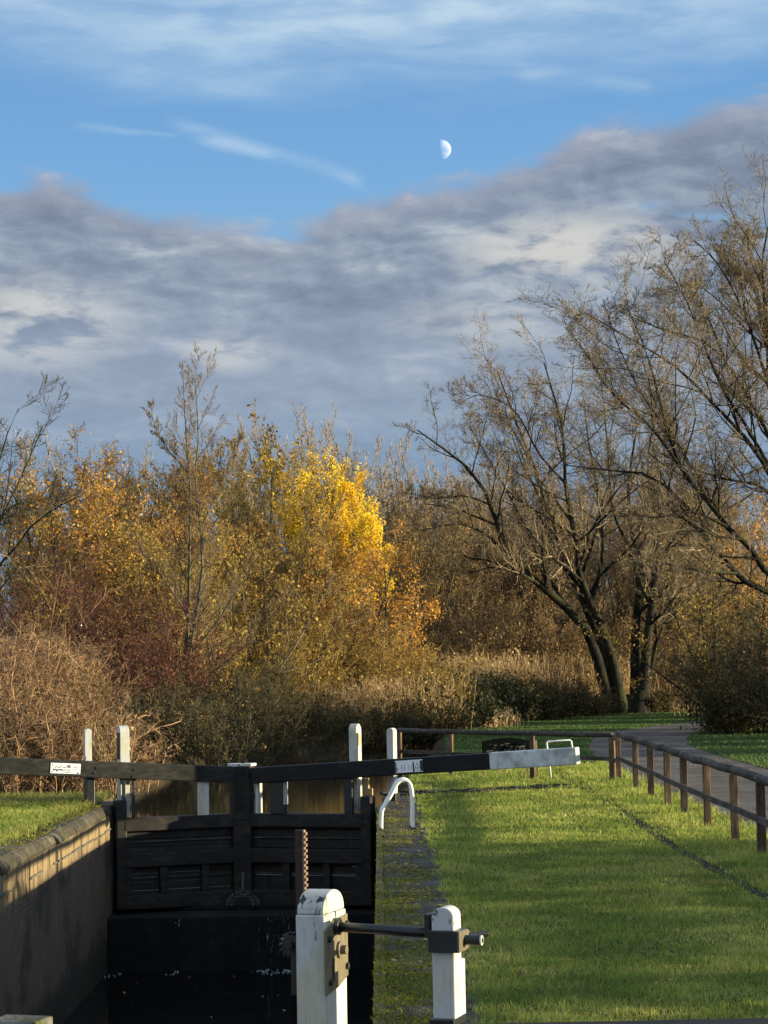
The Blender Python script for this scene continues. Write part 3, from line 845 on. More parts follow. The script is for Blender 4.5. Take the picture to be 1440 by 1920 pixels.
b = MB(); b.obox(gc + Z3 * -.14 - uN * .03, uN, nN, Z3, .03, .03, .12); b.build('bracket', M['iron'], tN, .004)

# ------------------------------------------------------------------ ladder handrails on the right coping
def handrail(dy, label):
    pts = [(715, 1556), (716, 1524), (722, 1511), (734, 1490), (743, 1472), (750, 1465), (758, 1463), (766, 1466), (771, 1476), (774, 1500), (774, 1549)]
    W = []
    Y0 = 35.4
    for i, (px, py) in enumerate(pts):
        p = at(px, py, Y0 + .06 * i / 10); W.append(p)
    sh = Vector((dy[0], dy[1], 0)); W = [p + sh for p in W]
    W[0].z = -.02; W[-1].z = -.02
    C_ = []
    for i in range(len(W) - 1):
        p0, p1, p2, p3 = W[max(i - 1, 0)], W[i], W[i + 1], W[min(i + 2, len(W) - 1)]
        for k in range(4):
            s_ = k / 4
            C_.append(.5 * ((2 * p1) + (p2 - p0) * s_ + (2 * p0 - 5 * p1 + 4 * p2 - p3) * s_ ** 2 + (3 * p1 - p0 - 3 * p2 + p3) * s_ ** 3))
    C_.append(W[-1])
    b = MB(); b.tube(C_, .028, 10)
    base = Vector((W[0].x, W[0].y, 0))
    t_ = thing('ladder_handrail', label, 'handrail', base, 'ladder handrails on the coping')
    b.build('bent_tube', M['steel'], t_, 0, True)
    b = MB()
    for p in (W[0], W[-1]):
        b = MB(); b.tube([(p.x, p.y, .012), (p.x, p.y, .05)], .04, 10); b.build('socket', M['rusty'], t_)


handrail((0, 0), 'bent white ladder handrail on the lock coping, the front one of the pair')
handrail((-.012, .42), 'bent white ladder handrail on the lock coping, just behind its twin')

# ------------------------------------------------------------------ fences
fr = thing('rail_fence', 'brown timber post and rail fence running along the gravel path', 'fence', (5.2, 47.3, 0))
posts = [gr(px, py) for px, py in ((1166, 1462), (1188, 1479), (1220, 1494), (1250, 1511), (1288, 1528), (1330, 1551), (1375, 1578), (1426, 1604))]
dd = posts[-1] - posts[-2]
posts += [posts[-1] + dd * 1.0, posts[-1] + dd * 2]
HF = 1.02
fx = np.poly1d(np.polyfit([p.y for p in posts], [p.x for p in posts], 1))
rr = random.Random(9)
for i, p in enumerate(posts):
    p.x = float(fx(p.y)) + rr.uniform(-.01, .01)
    b = MB(); top = HF - .03 + rr.uniform(-.015, .015)
    sx_, sy_ = rr.uniform(.052, .064), rr.uniform(.050, .058); lean = rr.uniform(-.012, .012)
    b.obox((p.x + lean / 2, p.y, top / 2 - .1), Vector((1, rr.uniform(-.1, .1), 0)).normalized(), (0, 1, 0), Vector((lean, 0, 1)).normalized(), sx_, sy_, top / 2 + .1)
    b.build('post', M['fence'], fr, .012)
tops = [Vector((p.x, p.y, HF + .02 + rr.uniform(-.012, .012))) for p in posts]
for i in range(len(tops) - 1):
    a, c = tops[i], tops[i + 1]; ml = a.lerp(c, .5); ml.z -= rr.uniform(.0, .04); ml.x += rr.uniform(-.02, .02)
    b = MB(); b.tube([a, ml, c], [.066, .06 + rr.uniform(0, .008), .066], 10); b.build('top_rail', M['fence_rail'], fr, 0, True)
    a2, c2_ = posts[i].copy(), posts[i + 1].copy()
    a2.z = .50 + rr.uniform(-.01, .01); c2_.z = .50 + rr.uniform(-.01, .01)
    b = MB(); b.bar(a2 + Vector((-.06, 0, 0)), c2_ + Vector((-.06, 0, 0)), .035, .095); b.build('middle_rail', M['fence_rail'], fr, .006)
for i in (0, 3, 4, 5, 7):
    a = tops[i]; b = MB()
    dv = (tops[min(i + 1, len(tops) - 1)] - tops[max(0, i - 1)]).normalized()
    b.tube([a - dv * .008, a + dv * .008], .066, 14); b.build('strap', M['wire'], fr)

fc = thing('rail_fence', 'dark post and rail fence crossing the lawn behind the balance beam', 'fence', (3, 50, 0))
cp = [gr(1149, 1468), gr(999, 1461), gr(846, 1455), gr(737, 1443)]
cp[3] = Vector((.45, 54.6, 0))
for i, p in enumerate(cp):
    b = MB(); w_ = .062 if i == 0 else .055
    b.obox((p.x, p.y, .46), uR, nR, Z3, w_, w_, .53)
    b.build('post', M['fence'], fc, .012)
ct = [Vector((p.x, p.y, HF + .03)) + nR * .0 for p in cp]
for i in range(3):
    b = MB(); b.tube([ct[i], ct[i].lerp(ct[i + 1], .5) - Z3 * .012, ct[i + 1]], .058, 10); b.build('top_rail', M['fence_rail'], fc, 0, True)
    a, c = cp[i].copy(), cp[i + 1].copy(); a.z = c.z = .52
    b = MB(); b.bar(a - nR * .07, c - nR * .07, .035, .09); b.build('middle_rail', M['fence_rail'], fc, .006)

# information board on legs and a white tubular hoop
Yb = 51.5
bl0 = at(904, 1426, Yb); br0 = at(996, 1424, Yb + .1)
t_ = thing('information_board', 'dark information board on thin legs behind the balance beam', 'notice board', ((bl0.x + br0.x) / 2, Yb, 0))
tl = at(902, 1390, Yb); tc = at(950, 1383, Yb + .05); tr_ = at(998, 1386, Yb + .1)
xd = Vector((1, .04, 0)).normalized(); yd = Vector((0, .45, .9)).normalized(); nd = Vector((0, -.9, .45))
O = bl0; wd = (br0 - bl0).length
ht = (tl.z - bl0.z)
prof = [(0, 0), (wd, 0)] + [(wd * (1 - s_), ht + .07 * math.sin(math.pi * s_)) for s_ in [i / 8 for i in range(9)]]
b = MB(); b.extrude(prof, O, xd, Vector((0, 0, 1)), Vector((0, 1, 0)), .05); bd = b.build('panel', M['board'], t_, .006)
b = MB(); rr = random.Random(2)
for i in range(46):
    x = rr.uniform(.12, wd - .1); z = rr.uniform(.06, ht - .06); l = rr.uniform(.02, .12)
    b.obox(O + xd * x + Z3 * z + Vector((0, -.027, 0)), xd, (0, 1, 0), Z3, l / 2, .001, rr.uniform(.004, .012))
for i in range(7):
    x = rr.uniform(.55, wd - .15)
    b.obox(O + xd * x + Z3 * (ht * .5) + Vector((0, -.0275, 0)), xd, (0, 1, 0), Vector((rr.uniform(-.3, .3), 0, 1)).normalized(), .006, .001, rr.uniform(.05, .13))
b.build('print', M['board_ink'], bd)
for (px0, py0, px1, py1, dy) in ((911, 1425, 909, 1456, -.05), (931, 1425, 934, 1450, .25), (1004, 1388, 1009, 1455, -.08), (990, 1424, 988, 1450, .25)):
    a = at(px0, py0, Yb + max(dy, -.05)); c = at(px1, py1, Yb + dy); c.z = -.03
    b = MB(); b.bar(a, c, .045, .045, 0, (0, 1, 0)); b.build('leg', M['pale_wood'], t_, .004)
pts = [at(1033, 1452, 50.6), at(1029, 1420, 50.6), at(1026, 1404, 50.6), at(1025, 1392, 50.6), at(1027, 1390, 50.6), at(1069, 1388, 50.7), at(1071, 1390, 50.7), at(1073, 1403, 50.7), at(1075, 1412, 50.7), at(1072, 1418, 50.7), at(1032, 1421, 50.6)]
pts[0].z = -.03
t_ = thing('tube_hoop', 'thin white tubular hoop showing above the white beam tip', 'hoop', (pts[0].x, 50.6, 0))
b = MB(); b.tube(pts, .022, 8); b.build('tube', M['steel'], t_, 0, True)

# curved brick foothold set in the grass, and the worn kerb line
fb = MB(); rr = random.Random(8)
arc = [gr(px, py) for px, py in ((742, 1487), (800, 1489), (860, 1487), (930, 1483), (1000, 1479), (1050, 1476), (1092, 1474))]
for i in range(len(arc) - 1):
    k = int((arc[i + 1] - arc[i]).length / .12)
    for j in range(k):
        p = arc[i].lerp(arc[i + 1], j / k); d = (arc[i + 1] - arc[i]).normalized(); s_ = d.cross(Z3)
        for r_ in range(4):
            if rr.random() < .22 + .05 * i: continue
            fb.obox(p + s_ * ((r_ - 1.5) * .23 + rr.uniform(-.02, .02)) + Z3 * (rr.uniform(-.01, .035)), d, s_, (Z3 + d * rr.uniform(-.1, .1)).normalized(), .05, .105, .03)
M['foot_brick'] = m_stone('dark_foothold_brick', (.012, .010, .009), (.035, .028, .024), (.08, .07, .06), (.05, .06, .012), .2)
tag(fb.build('brick_foothold', M['foot_brick'], None, .006), 'dark curved band of foothold bricks in the grass below the beam', 'brick paving')
kb = MB(); y = 14.0; rr = random.Random(6)
while y < 46:
    l = rr.uniform(.5, 1.0)
    x = 4.2 + .06 * math.sin(y * .35)
    pale = y < 23.8
    kb.obox((x + rr.uniform(-.015, .015), y + l / 2, -.035 + rr.uniform(-.006, .006) + (.018 if pale else 0)), (0, 1, 0), (1, 0, 0), Z3, l / 2 + (.01 if not pale else -.008), rr.uniform(.05, .07), .05, 1 if pale else 0); y += l
tag(kb.build('kerb', [M['soil'], M['stone_top']], None, .008), kind='structure')


# ------------------------------------------------------------------ grass
def blades(name, rs, P, h, w, lean, m, extra=None):
    n = len(P)
    az = rs.uniform(0, 2 * np.pi, n); fa = rs.uniform(0, 2 * np.pi, n)
    hh = h * rs.uniform(.55, 1.35, n); ww = w * rs.uniform(.7, 1.3, n)
    ln = lean * rs.uniform(.2, 1.5, n) * hh
    side = np.stack([np.cos(fa), np.sin(fa), np.zeros(n)], -1) * (ww / 2)[:, None]
    ld = np.stack([np.cos(az), np.sin(az), np.zeros(n)], -1) * ln[:, None]
    up = np.stack([np.zeros(n), np.zeros(n), hh], -1)
    v = np.stack([P - side, P + side, P + ld * .35 + up * .6 + side * .75, P + ld * .35 + up * .6 - side * .75, P + ld + up * (1 - .15 * rs.rand(n))[:, None]], 1).reshape(-1, 3)
    i = np.arange(n)[:, None] * 5
    me = mesh_np(name, v, [i + np.array([0, 1, 2, 3]), i + np.array([3, 2, 4])], [m], [0, 0])
    o = link(name, me)
    return o


def scatter(rs, x0, x1, y0, y1, dens):
    n = int((x1 - x0) * (y1 - y0) * dens)
    return np.stack([rs.uniform(x0, x1, n), rs.uniform(y0, y1, n), np.zeros(n)], -1)


def patchy(rs, P, sc_=1.7, lo=.25):
    f = .5 + .5 * np.sin(P[:, 0] * sc_ + 1.7 * np.sin(P[:, 1] * sc_ * .6)) * np.sin(P[:, 1] * sc_ * .8 + np.sin(P[:, 0] * 2.1))
    return P[rs.rand(len(P)) < lo + (1 - lo) * f]


rs = np.random.RandomState(21)
parts = []
for (y0, y1, de, h, w) in ((15.3, 20, 3000, .043, .006), (20, 26, 1900, .043, .0075), (26, 34, 1050, .045, .010), (34, 46, 640, .05, .013), (46, 57, 400, .06, .017)):
    P = scatter(rs, .5, 5.95, y0, y1, de)
    edge = P[:, 0] < .665 + .03 * np.sin(P[:, 1] * 3.1) + .025 * np.sin(P[:, 1] * 7.7)
    kerbm = np.abs(P[:, 0] - 4.2 - .06 * np.sin(P[:, 1] * .35)) < .085 * np.where(P[:, 1] > 38, .4, 1)
    foot = np.zeros(len(P), bool)
    for i in range(len(arc) - 1):
        a = np.array(arc[i][:2]); c = np.array(arc[i + 1][:2]); d = c - a
        t_ = np.clip(((P[:, :2] - a) @ d) / (d @ d), 0, 1)
        foot |= np.linalg.norm(P[:, :2] - a - t_[:, None] * d, axis=1) < (.42 - .05 * i)
    keep = (~kerbm | (rs.rand(len(P)) < np.where(P[:, 1] > 24, .30 + .25 * np.sin(P[:, 1] * 1.7), .03))) & (~edge | (rs.rand(len(P)) < .05)) & (~foot | (rs.rand(len(P)) < .06)) & (P[:, 0] < 5.72 + .22 * rs.rand(len(P)) ** 2)
    P = P[keep]
    o = (P, h, w); parts.append(o)
P = np.concatenate([p[0] for p in parts]); h = np.concatenate([np.full(len(p[0]), p[1]) for p in parts]); w = np.concatenate([np.full(len(p[0]), p[2]) for p in parts])
tuft = .62 + .95 * rs.rand(len(P)) ** 3 + .55 * (np.sin(P[:, 0] * 4.3 + 2 * np.sin(P[:, 1] * 1.9)) * np.sin(P[:, 1] * 3.7 + P[:, 0]) > .25)
nb = P[:, 0] > 4.4
o = blades('grass', rs, P, h * tuft * np.where(nb, 1.35, 1), w, .65, M['grass']); tag(o, 'short green lawn grass between coping and fence', 'grass', kind='stuff')
# dry straw mixed into the lawn and the verge by the fence
P = np.concatenate([patchy(rs, scatter(rs, .8, 5.7, 15.3, 30, 420), 2.6), scatter(rs, 4.35, 5.75, 18, 47, 330), patchy(rs, scatter(rs, .8, 4.2, 30, 46, 200), 2.2), scatter(rs, .8, 5.7, 46, 56, 60)])
P = P[np.abs(P[:, 0] - 4.2) > .1]
tag(blades('dry_grass', rs, P, .055, .009, 1.5, M['grass_dry']), 'straw coloured grass scattered through the lawn', 'grass', kind='stuff')
# fallen leaves lying on the grass, the coping and the path edge
P = np.concatenate([scatter(rs, .75, 5.7, 15.3, 30, 9), scatter(rs, .75, 5.7, 30, 57, 5), scatter(rs, 5.4, 6.6, 20, 60, 6), scatter(rs, .03, .64, 15, 43, 26), scatter(rs, 8.6, 9.6, 28, 62, 6), scatter(rs, 5.8, 9.2, 28, 70, 1.2)]); P[:, 2] = .03
Pw = scatter(rs, -5.2, -.2, 35, 42.2, .5); Pw[:, 2] = -3.09; P = np.concatenate([P, Pw])
k = len(P); a_ = rs.uniform(0, 6.28, k); s_ = rs.uniform(.018, .038, k)[:, None]
ua = np.stack([np.cos(a_), np.sin(a_), rs.normal(0, .25, k)], -1) * s_; ub = np.stack([-np.sin(a_), np.cos(a_), rs.normal(0, .25, k)], -1) * s_ * .65
v_ = np.stack([P - ua, P + ub - ua * .1, P + ua, P - ub - ua * .1], 1).reshape(-1, 3)
M['fallen'] = leafmat('fallen_leaves', [(0, (.09, .045, .02)), (.6, (.22, .12, .04)), (1, (.42, .27, .08))], .1)
tag(link('fallen_leaves', mesh_np('fallen_leaves', v_, [np.arange(k)[:, None] * 4 + np.arange(4)], [M['fallen']])), 'brown fallen leaves scattered over lawn and coping', 'leaves', kind='stuff')
# left bank
P = scatter(rs, -11, -5.75, 27, 43.5, 900); P[:, 2] = .03
P = P[P[:, 0] < -5.78 + .1 * np.sin(P[:, 1] * 4)]
tag(blades('grass', rs, P, .075, .014, .65, M['grass']), 'bright sunlit grass on the left lock side', 'grass', kind='stuff')
P = np.concatenate([scatter(rs, -10, -5.6, 42.2, 46, 420), scatter(rs, -6.15, -5.6, 30, 43, 90)]); P[:, 2] = .03
tag(blades('dry_grass', rs, P, .15, .012, .8, M['grass_dry']), 'tall dry grass under the left balance beam', 'grass', kind='stuff')
# beyond the fence
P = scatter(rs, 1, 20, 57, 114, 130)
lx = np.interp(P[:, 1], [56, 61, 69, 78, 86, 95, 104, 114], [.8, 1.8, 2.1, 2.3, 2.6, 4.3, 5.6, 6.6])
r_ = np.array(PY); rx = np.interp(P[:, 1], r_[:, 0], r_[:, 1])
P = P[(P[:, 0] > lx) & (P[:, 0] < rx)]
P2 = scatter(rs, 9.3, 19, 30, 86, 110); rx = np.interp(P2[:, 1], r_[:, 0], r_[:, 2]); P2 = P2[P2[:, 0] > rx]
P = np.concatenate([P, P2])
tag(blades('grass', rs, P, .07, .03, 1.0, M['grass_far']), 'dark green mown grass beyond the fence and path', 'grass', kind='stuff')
# moss on the near coping
P = patchy(rs, scatter(rs, -.098, .60, 14.5, 40, 4200), 5.0, .12)
P = P[(rs.rand(len(P)) < np.interp(P[:, 1], [15, 22, 26, 40], [1, .8, .35, .12])) & (P[:, 0] < .14 + .5 * np.abs(np.sin(P[:, 1] * 1.3 + .6 * np.sin(P[:, 1] * 3.3))))]
P[:, 2] = .018
tag(blades('moss', rs, P, .022, .010, 1.2, M['moss']), 'yellow green moss growing over the coping slabs', 'moss', kind='stuff')
P = scatter(rs, -6.0, -5.42, 28, 43, 700); P = patchy(rs, P, 4.0, .0); P[:, 2] = .035
tag(blades('moss', rs, P, .03, .014, 1.2, M['moss']), 'moss on the left coping', 'moss', kind='stuff')


# ------------------------------------------------------------------ woody plants
def unit(a): return a / (np.linalg.norm(a, axis=-1, keepdims=True) + 1e-9)


def grow(rs, P, D, Ln, k, wob, up):
    n = len(P); pts = np.empty((n, k + 1, 3)); pts[:, 0] = P; d = unit(D)
    for i in range(k):
        d = unit(d + wob * rs.normal(size=(n, 3)) + np.array([0, 0, up]))
        pts[:, i + 1] = pts[:, i] + d * (Ln / k)[:, None]
    return pts


def kids(rs, pts, rad, per, t0, t1, ang, lr, rmin, fall=.55, rr_=.55):
    n, k1, _ = pts.shape; k = k1 - 1
    par = np.repeat(np.arange(n), per); m = len(par)
    t = (np.tile(np.arange(per), n) + rs.rand(m)) / per; t = t0 + (t1 - t0) * t
    s = np.clip(t * k, 0, k - 1e-4); i = s.astype(int); fr_ = (s - i)[:, None]
    p = pts[par, i] * (1 - fr_) + pts[par, i + 1] * fr_
    tan = unit(pts[par, i + 1] - pts[par, i])
    v = rs.normal(size=(m, 3)); v = unit(v - tan * (v * tan).sum(1, keepdims=True))
    a = np.radians(ang) * rs.uniform(.55, 1.3, m)[:, None]
    d = tan * np.cos(a) + v * np.sin(a)
    Lp = np.linalg.norm(np.diff(pts, axis=1), axis=2).sum(1)[par]
    Ln = Lp * lr * (1 - fall * t) * rs.uniform(.6, 1.3, m)
    r0 = rad[par, i] * (1 - fr_[:, 0]) + rad[par, i + 1] * fr_[:, 0]
    return p, d, Ln, np.maximum(r0 * rr_, rmin)


def taper(r0, k, end, rmin):
    s = np.linspace(0, 1, k + 1)[None]
    return np.maximum(r0[:, None] * (1 - s * (1 - end)), rmin)


def tubes_np(pts, rad, sides):
    n, k1, _ = pts.shape
    tan = unit(np.gradient(pts, axis=1))
    ref = np.where(np.abs(tan[..., 2:3]) > .9, [[1., 0, 0]], [[0, 0, 1.]])
    a = unit(np.cross(tan, ref)); b = np.cross(tan, a)
    q = 2 * np.pi * np.arange(sides) / sides
    v = pts[:, :, None] + rad[:, :, None, None] * (a[:, :, None] * np.cos(q)[:, None] + b[:, :, None] * np.sin(q)[:, None])
    idx = np.arange(n * k1 * sides).reshape(n, k1, sides); nx = np.roll(idx, -1, 2)
    f = np.stack([idx[:, :-1], nx[:, :-1], nx[:, 1:], idx[:, 1:]], -1).reshape(-1, 4)
    return v.reshape(-1, 3), f


def leaves_np(rs, pts, count, size, spread=.06, t0=.2, zmin=None):
    if zmin is not None: pts = pts[pts[:, 0, 2] > zmin + rs.normal(0, .5, len(pts))]
    n, k1, _ = pts.shape
    par = rs.randint(0, n, count); s = (t0 + (1 - t0) * rs.rand(count)) * (k1 - 1.001); i = s.astype(int); fr_ = (s - i)[:, None]
    c = pts[par, i] * (1 - fr_) + pts[par, i + 1] * fr_ + rs.normal(size=(count, 3)) * spread
    a = unit(rs.normal(size=(count, 3))); b = unit(np.cross(a, rs.normal(size=(count, 3))))
    sz = size * np.clip(rs.lognormal(0, .38, count), .4, 2.0)[:, None]
    v = np.stack([c - a * sz * .5, c + b * sz * .34, c + a * sz * .6, c - b * sz * .34], 1).reshape(-1, 3)
    return v, (np.arange(count)[:, None] * 4 + np.arange(4))


class Geo:
    def __init__(s): s.v = []; s.f = []; s.mi = []; s.n = 0

    def add(s, v, f, mi=0):
        s.v.append(v); s.f.append(f + s.n); s.mi.append(mi); s.n += len(v)

    def build(s, name, mats, parent=None, smooth=False):
        return link(name, mesh_np(name, np.concatenate(s.v), s.f, mats, s.mi, smooth), parent)


def resample(poly, k):
    poly = np.array(poly, float); d = np.concatenate([[0], np.cumsum(np.linalg.norm(np.diff(poly, axis=0), axis=1))])
    # smooth with catmull-rom first
    dense = []
    for i in range(len(poly) - 1):
        p0, p1, p2, p3 = poly[max(i - 1, 0)], poly[i], poly[i + 1], poly[min(i + 2, len(poly) - 1)]
        for s_ in np.linspace(0, 1, 6, endpoint=False):
            dense.append(.5 * (2 * p1 + (p2 - p0) * s_ + (2 * p0 - 5 * p1 + 4 * p2 - p3) * s_ ** 2 + (3 * p1 - p0 - 3 * p2 + p3) * s_ ** 3))
    dense.append(poly[-1]); dense = np.array(dense)
    d = np.concatenate([[0], np.cumsum(np.linalg.norm(np.diff(dense, axis=0), axis=1))])
    s_ = np.linspace(0, d[-1], k + 1)
    return np.stack([np.interp(s_, d, dense[:, j]) for j in range(3)], -1)


def woody(name, label, cat, base, stems, levels, bm, tm, lf=None, seed=1, group=None, trunk_levels=1, rmin=.008, parts=('trunk', 'crown'), k0=10, s0=7, kind=None, clip=None):
    """stems: (pts (n,k+1,3), rad (n,k+1)); levels: (per, t0, t1, angle, len ratio, wobble, up, segs)
    lf: (material, count, size, spread)"""
    rs = np.random.RandomState(seed)
    pts, rad = stems
    tg, cg = Geo(), Geo()
    tg.add(*tubes_np(pts, rad, s0))
    last = pts
    for li, lv in enumerate(levels):
        per, t0, t1, ang, lr, wob, up, k = lv[:8]
        p, d, Ln, r0 = kids(rs, pts, rad, per, t0, t1, ang, lr, rmin, lv[8] if len(lv) > 8 else .55)
        pts = grow(rs, p, d, Ln, k, wob, up)
        rad = taper(r0, k, .35, rmin * .75)
        if clip is not None:
            ok = clip(pts); pts, rad = pts[ok], rad[ok]
        sides = 6 if li < trunk_levels else (4 if li < len(levels) - 1 else 3)
        (tg if li < trunk_levels else cg).add(*tubes_np(pts, rad, sides))
        last = pts
    mats = [tm]
    if lf:
        lm, cnt, size, spr = lf[:4]
        mats.append(lm); cg.add(*leaves_np(rs, last, cnt, size, spr, .2, lf[4] if len(lf) > 4 else None), 1)
    if kind == 'stuff':
        for v_, f_, in zip(tg.v, tg.f):
            pass
        g_ = Geo()
        for v_ in tg.v: pass
        off = 0
        o = cg.build(name, mats); tag(o, label, cat, kind='stuff'); return o
    t = thing(name, label, cat, Vector(base), group)
    tg.build(parts[0], [bm], t, True)
    cg.build(parts[1], mats, t)
    return t


def auto_stems(rs, base, H, n, spread, r0, wob=.10, up=.06, k=10, bs=.3, hv=.25, end=.2):
    P = np.tile(np.array(base, float), (n, 1)); a = rs.uniform(0, 2 * np.pi, n)
    P[:, 0] += bs * np.cos(a) * rs.rand(n); P[:, 1] += bs * np.sin(a) * rs.rand(n); P[:, 2] -= .15
    th = np.radians(spread) * np.sqrt(rs.rand(n))
    if n == 1: th = th * .2
    D = np.stack([np.sin(th) * np.cos(a), np.sin(th) * np.sin(a), np.cos(th)], -1)
    Ln = H * rs.uniform(1 - hv, 1.05, n)
    pts = grow(rs, P, D, Ln, k, wob, up)
    top = pts[:, -1, 2] - base[2]; off = np.linalg.norm(pts[:, -1, :2] - np.array(base)[:2], axis=1)
    want = H * (1 - .34 * (off / (off.max() + 1e-6)) ** 2 * (n > 2) - hv * .6 * rs.rand(n) ** 1.5)
    want *= H / want.max() * .97
    pts[:, :, 2] = base[2] - .15 + (pts[:, :, 2] - base[2] + .15) * (want / np.maximum(top, .2 * H))[:, None]
    return pts, taper(np.full(n, r0) * rs.uniform(.6, 1.1, n), k, end, .01)


def px_stems(lines, Y, k=10, jit=.5, seed=1):
    """lines: list of (points in photograph columns/rows, r0, r1, depth drift) -> world polylines standing at depth Y"""
    rs = np.random.RandomState(seed); Pp, Rr = [], []
    for ln, r0, r1, dr in lines:
        m = len(ln); W = []
        for i, (px, py) in enumerate(ln): W.append(at(px, py, Y + dr[0] + (dr[1] - dr[0]) * i / (m - 1)))
        Pp.append(resample([tuple(w) for w in W], k)); s_ = np.linspace(0, 1, k + 1) ** .55
        Rr.append(r0 + (r1 - r0) * s_)
    return np.array(Pp), np.array(Rr)


def cone(px, top, Y):
    """ground point at column px and depth Y, and the height that reaches row top"""
    p = at(px, top, Y); return (p.x, Y, 0.0), p.z


veg_seed = [100]


def tree(name, label, cat, px, top, Y, n, spread, r0, levels, bm, tm, lf=None, group=None, wob=.1, up=.06, rmin=.008, trunk_levels=1, parts=('trunk', 'crown'), bs=.3, hv=.25, end=.2, hs=1.0):
    veg_seed[0] += 1; rs = np.random.RandomState(veg_seed[0])
    base, H = cone(px, top, Y)
    st = auto_stems(rs, base, H * hs, n, spread, r0, wob, up, 10, bs, hv, end)
    return woody(name, label, cat, base, st, levels, bm, tm, lf, veg_seed[0], group, trunk_levels, rmin, parts)


# --- multi-stemmed willow right of centre
Yw = 111
lines = [
    ([(1144, 1340), (1134, 1281), (1106, 1193), (1080, 1157), (1029, 1111), (988, 1075), (947, 1034), (921, 947), (885, 885), (828, 839), (782, 806)], .46, .03, (0, -4)),
    ([(947, 1034), (905, 998), (859, 983), (810, 990), (762, 998)], .11, .02, (-2, -5)),
    ([(1162, 1340), (1147, 1255), (1126, 1193), (1101, 1152), (1075, 1080), (1044, 1055), (1029, 988), (1008, 895), (972, 803), (947, 735), (932, 695)], .42, .03, (.4, 2)),
    ([(1168, 1338), (1142, 1209), (1111, 1142), (1085, 1070), (1078, 1008), (1060, 906), (1055, 803), (1030, 715), (1020, 680)], .36, .03, (-.3, -3)),
    ([(1193, 1340), (1191, 1188), (1196, 1127), (1198, 1060), (1183, 988), (1178, 906), (1190, 830), (1195, 770)], .40, .03, (.3, 3)),
    ([(1203, 1340), (1214, 1193), (1224, 1127), (1229, 1060), (1235, 980), (1255, 916), (1262, 850), (1272, 790)], .42, .03, (0, -2)),
    ([(1206, 1330), (1234, 1193), (1255, 1162), (1300, 1120), (1330, 1060), (1350, 990)], .2, .03, (0, 2)),
    ([(1108, 1196), (1076, 1160), (1062, 1165), (1045, 1190)], .07, .02, (0, -1)),
    ([(1029, 1111), (1000, 1020), (960, 940), (925, 875), (880, 800)], .12, .025, (-1, 2)),
    ([(1101, 1152), (1130, 1040), (1120, 920), (1102, 820), (1095, 750)], .14, .025, (0, 2)),
    ([(1158, 1346), (1156, 1318), (1146, 1285)], .85, .40, (0, 0)),
    ([(1196, 1346), (1197, 1318), (1203, 1285)], .80, .38, (0, 0)),
    ([(1178, 1346), (1177, 1326), (1176, 1306)], .85, .25, (0, 0)),
    ([(988, 1075), (930, 1062), (870, 1075), (815, 1060)], .07, .015, (-1, -3)),
    ([(921, 947), (870, 930), (815, 935), (770, 925)], .07, .015, (-2, -2)),
    ([(1060, 906), (1010, 850), (965, 770), (900, 740), (860, 760)], .08, .015, (-1, -4)),
    ([(1075, 1080), (1030, 985), (985, 870), (960, 800), (905, 775)], .09, .015, (1, 4)),
    ([(1224, 1127), (1285, 1040), (1330, 960), (1370, 880)], .12, .02, (0, 3)),
    ([(1198, 1060), (1150, 960), (1140, 850), (1130, 740), (1120, 690)], .11, .02, (0, -3)),
    ([(1235, 980), (1215, 880), (1225, 790), (1235, 720)], .09, .02, (0, 3)),
]
st = px_stems(lines, Yw, 12)
woody('willow_tree', 'big bare willow with several dark mossy stems spreading from one base on the far lawn', 'tree', at(1180, 1337, Yw), st,
      [(14, .3, 1, 50, .36, .14, .07, 6), (8, .06, 1, 52, .55, .17, .07, 5), (6, .04, 1, 48, .66, .15, .09, 4), (4, .0, 1, 42, .72, .13, .10, 3)],
      M['bark_dark'], M['twig_grey'], (M['leaf_olive'], 600, .05, .1), 31, None, 1, .0074)

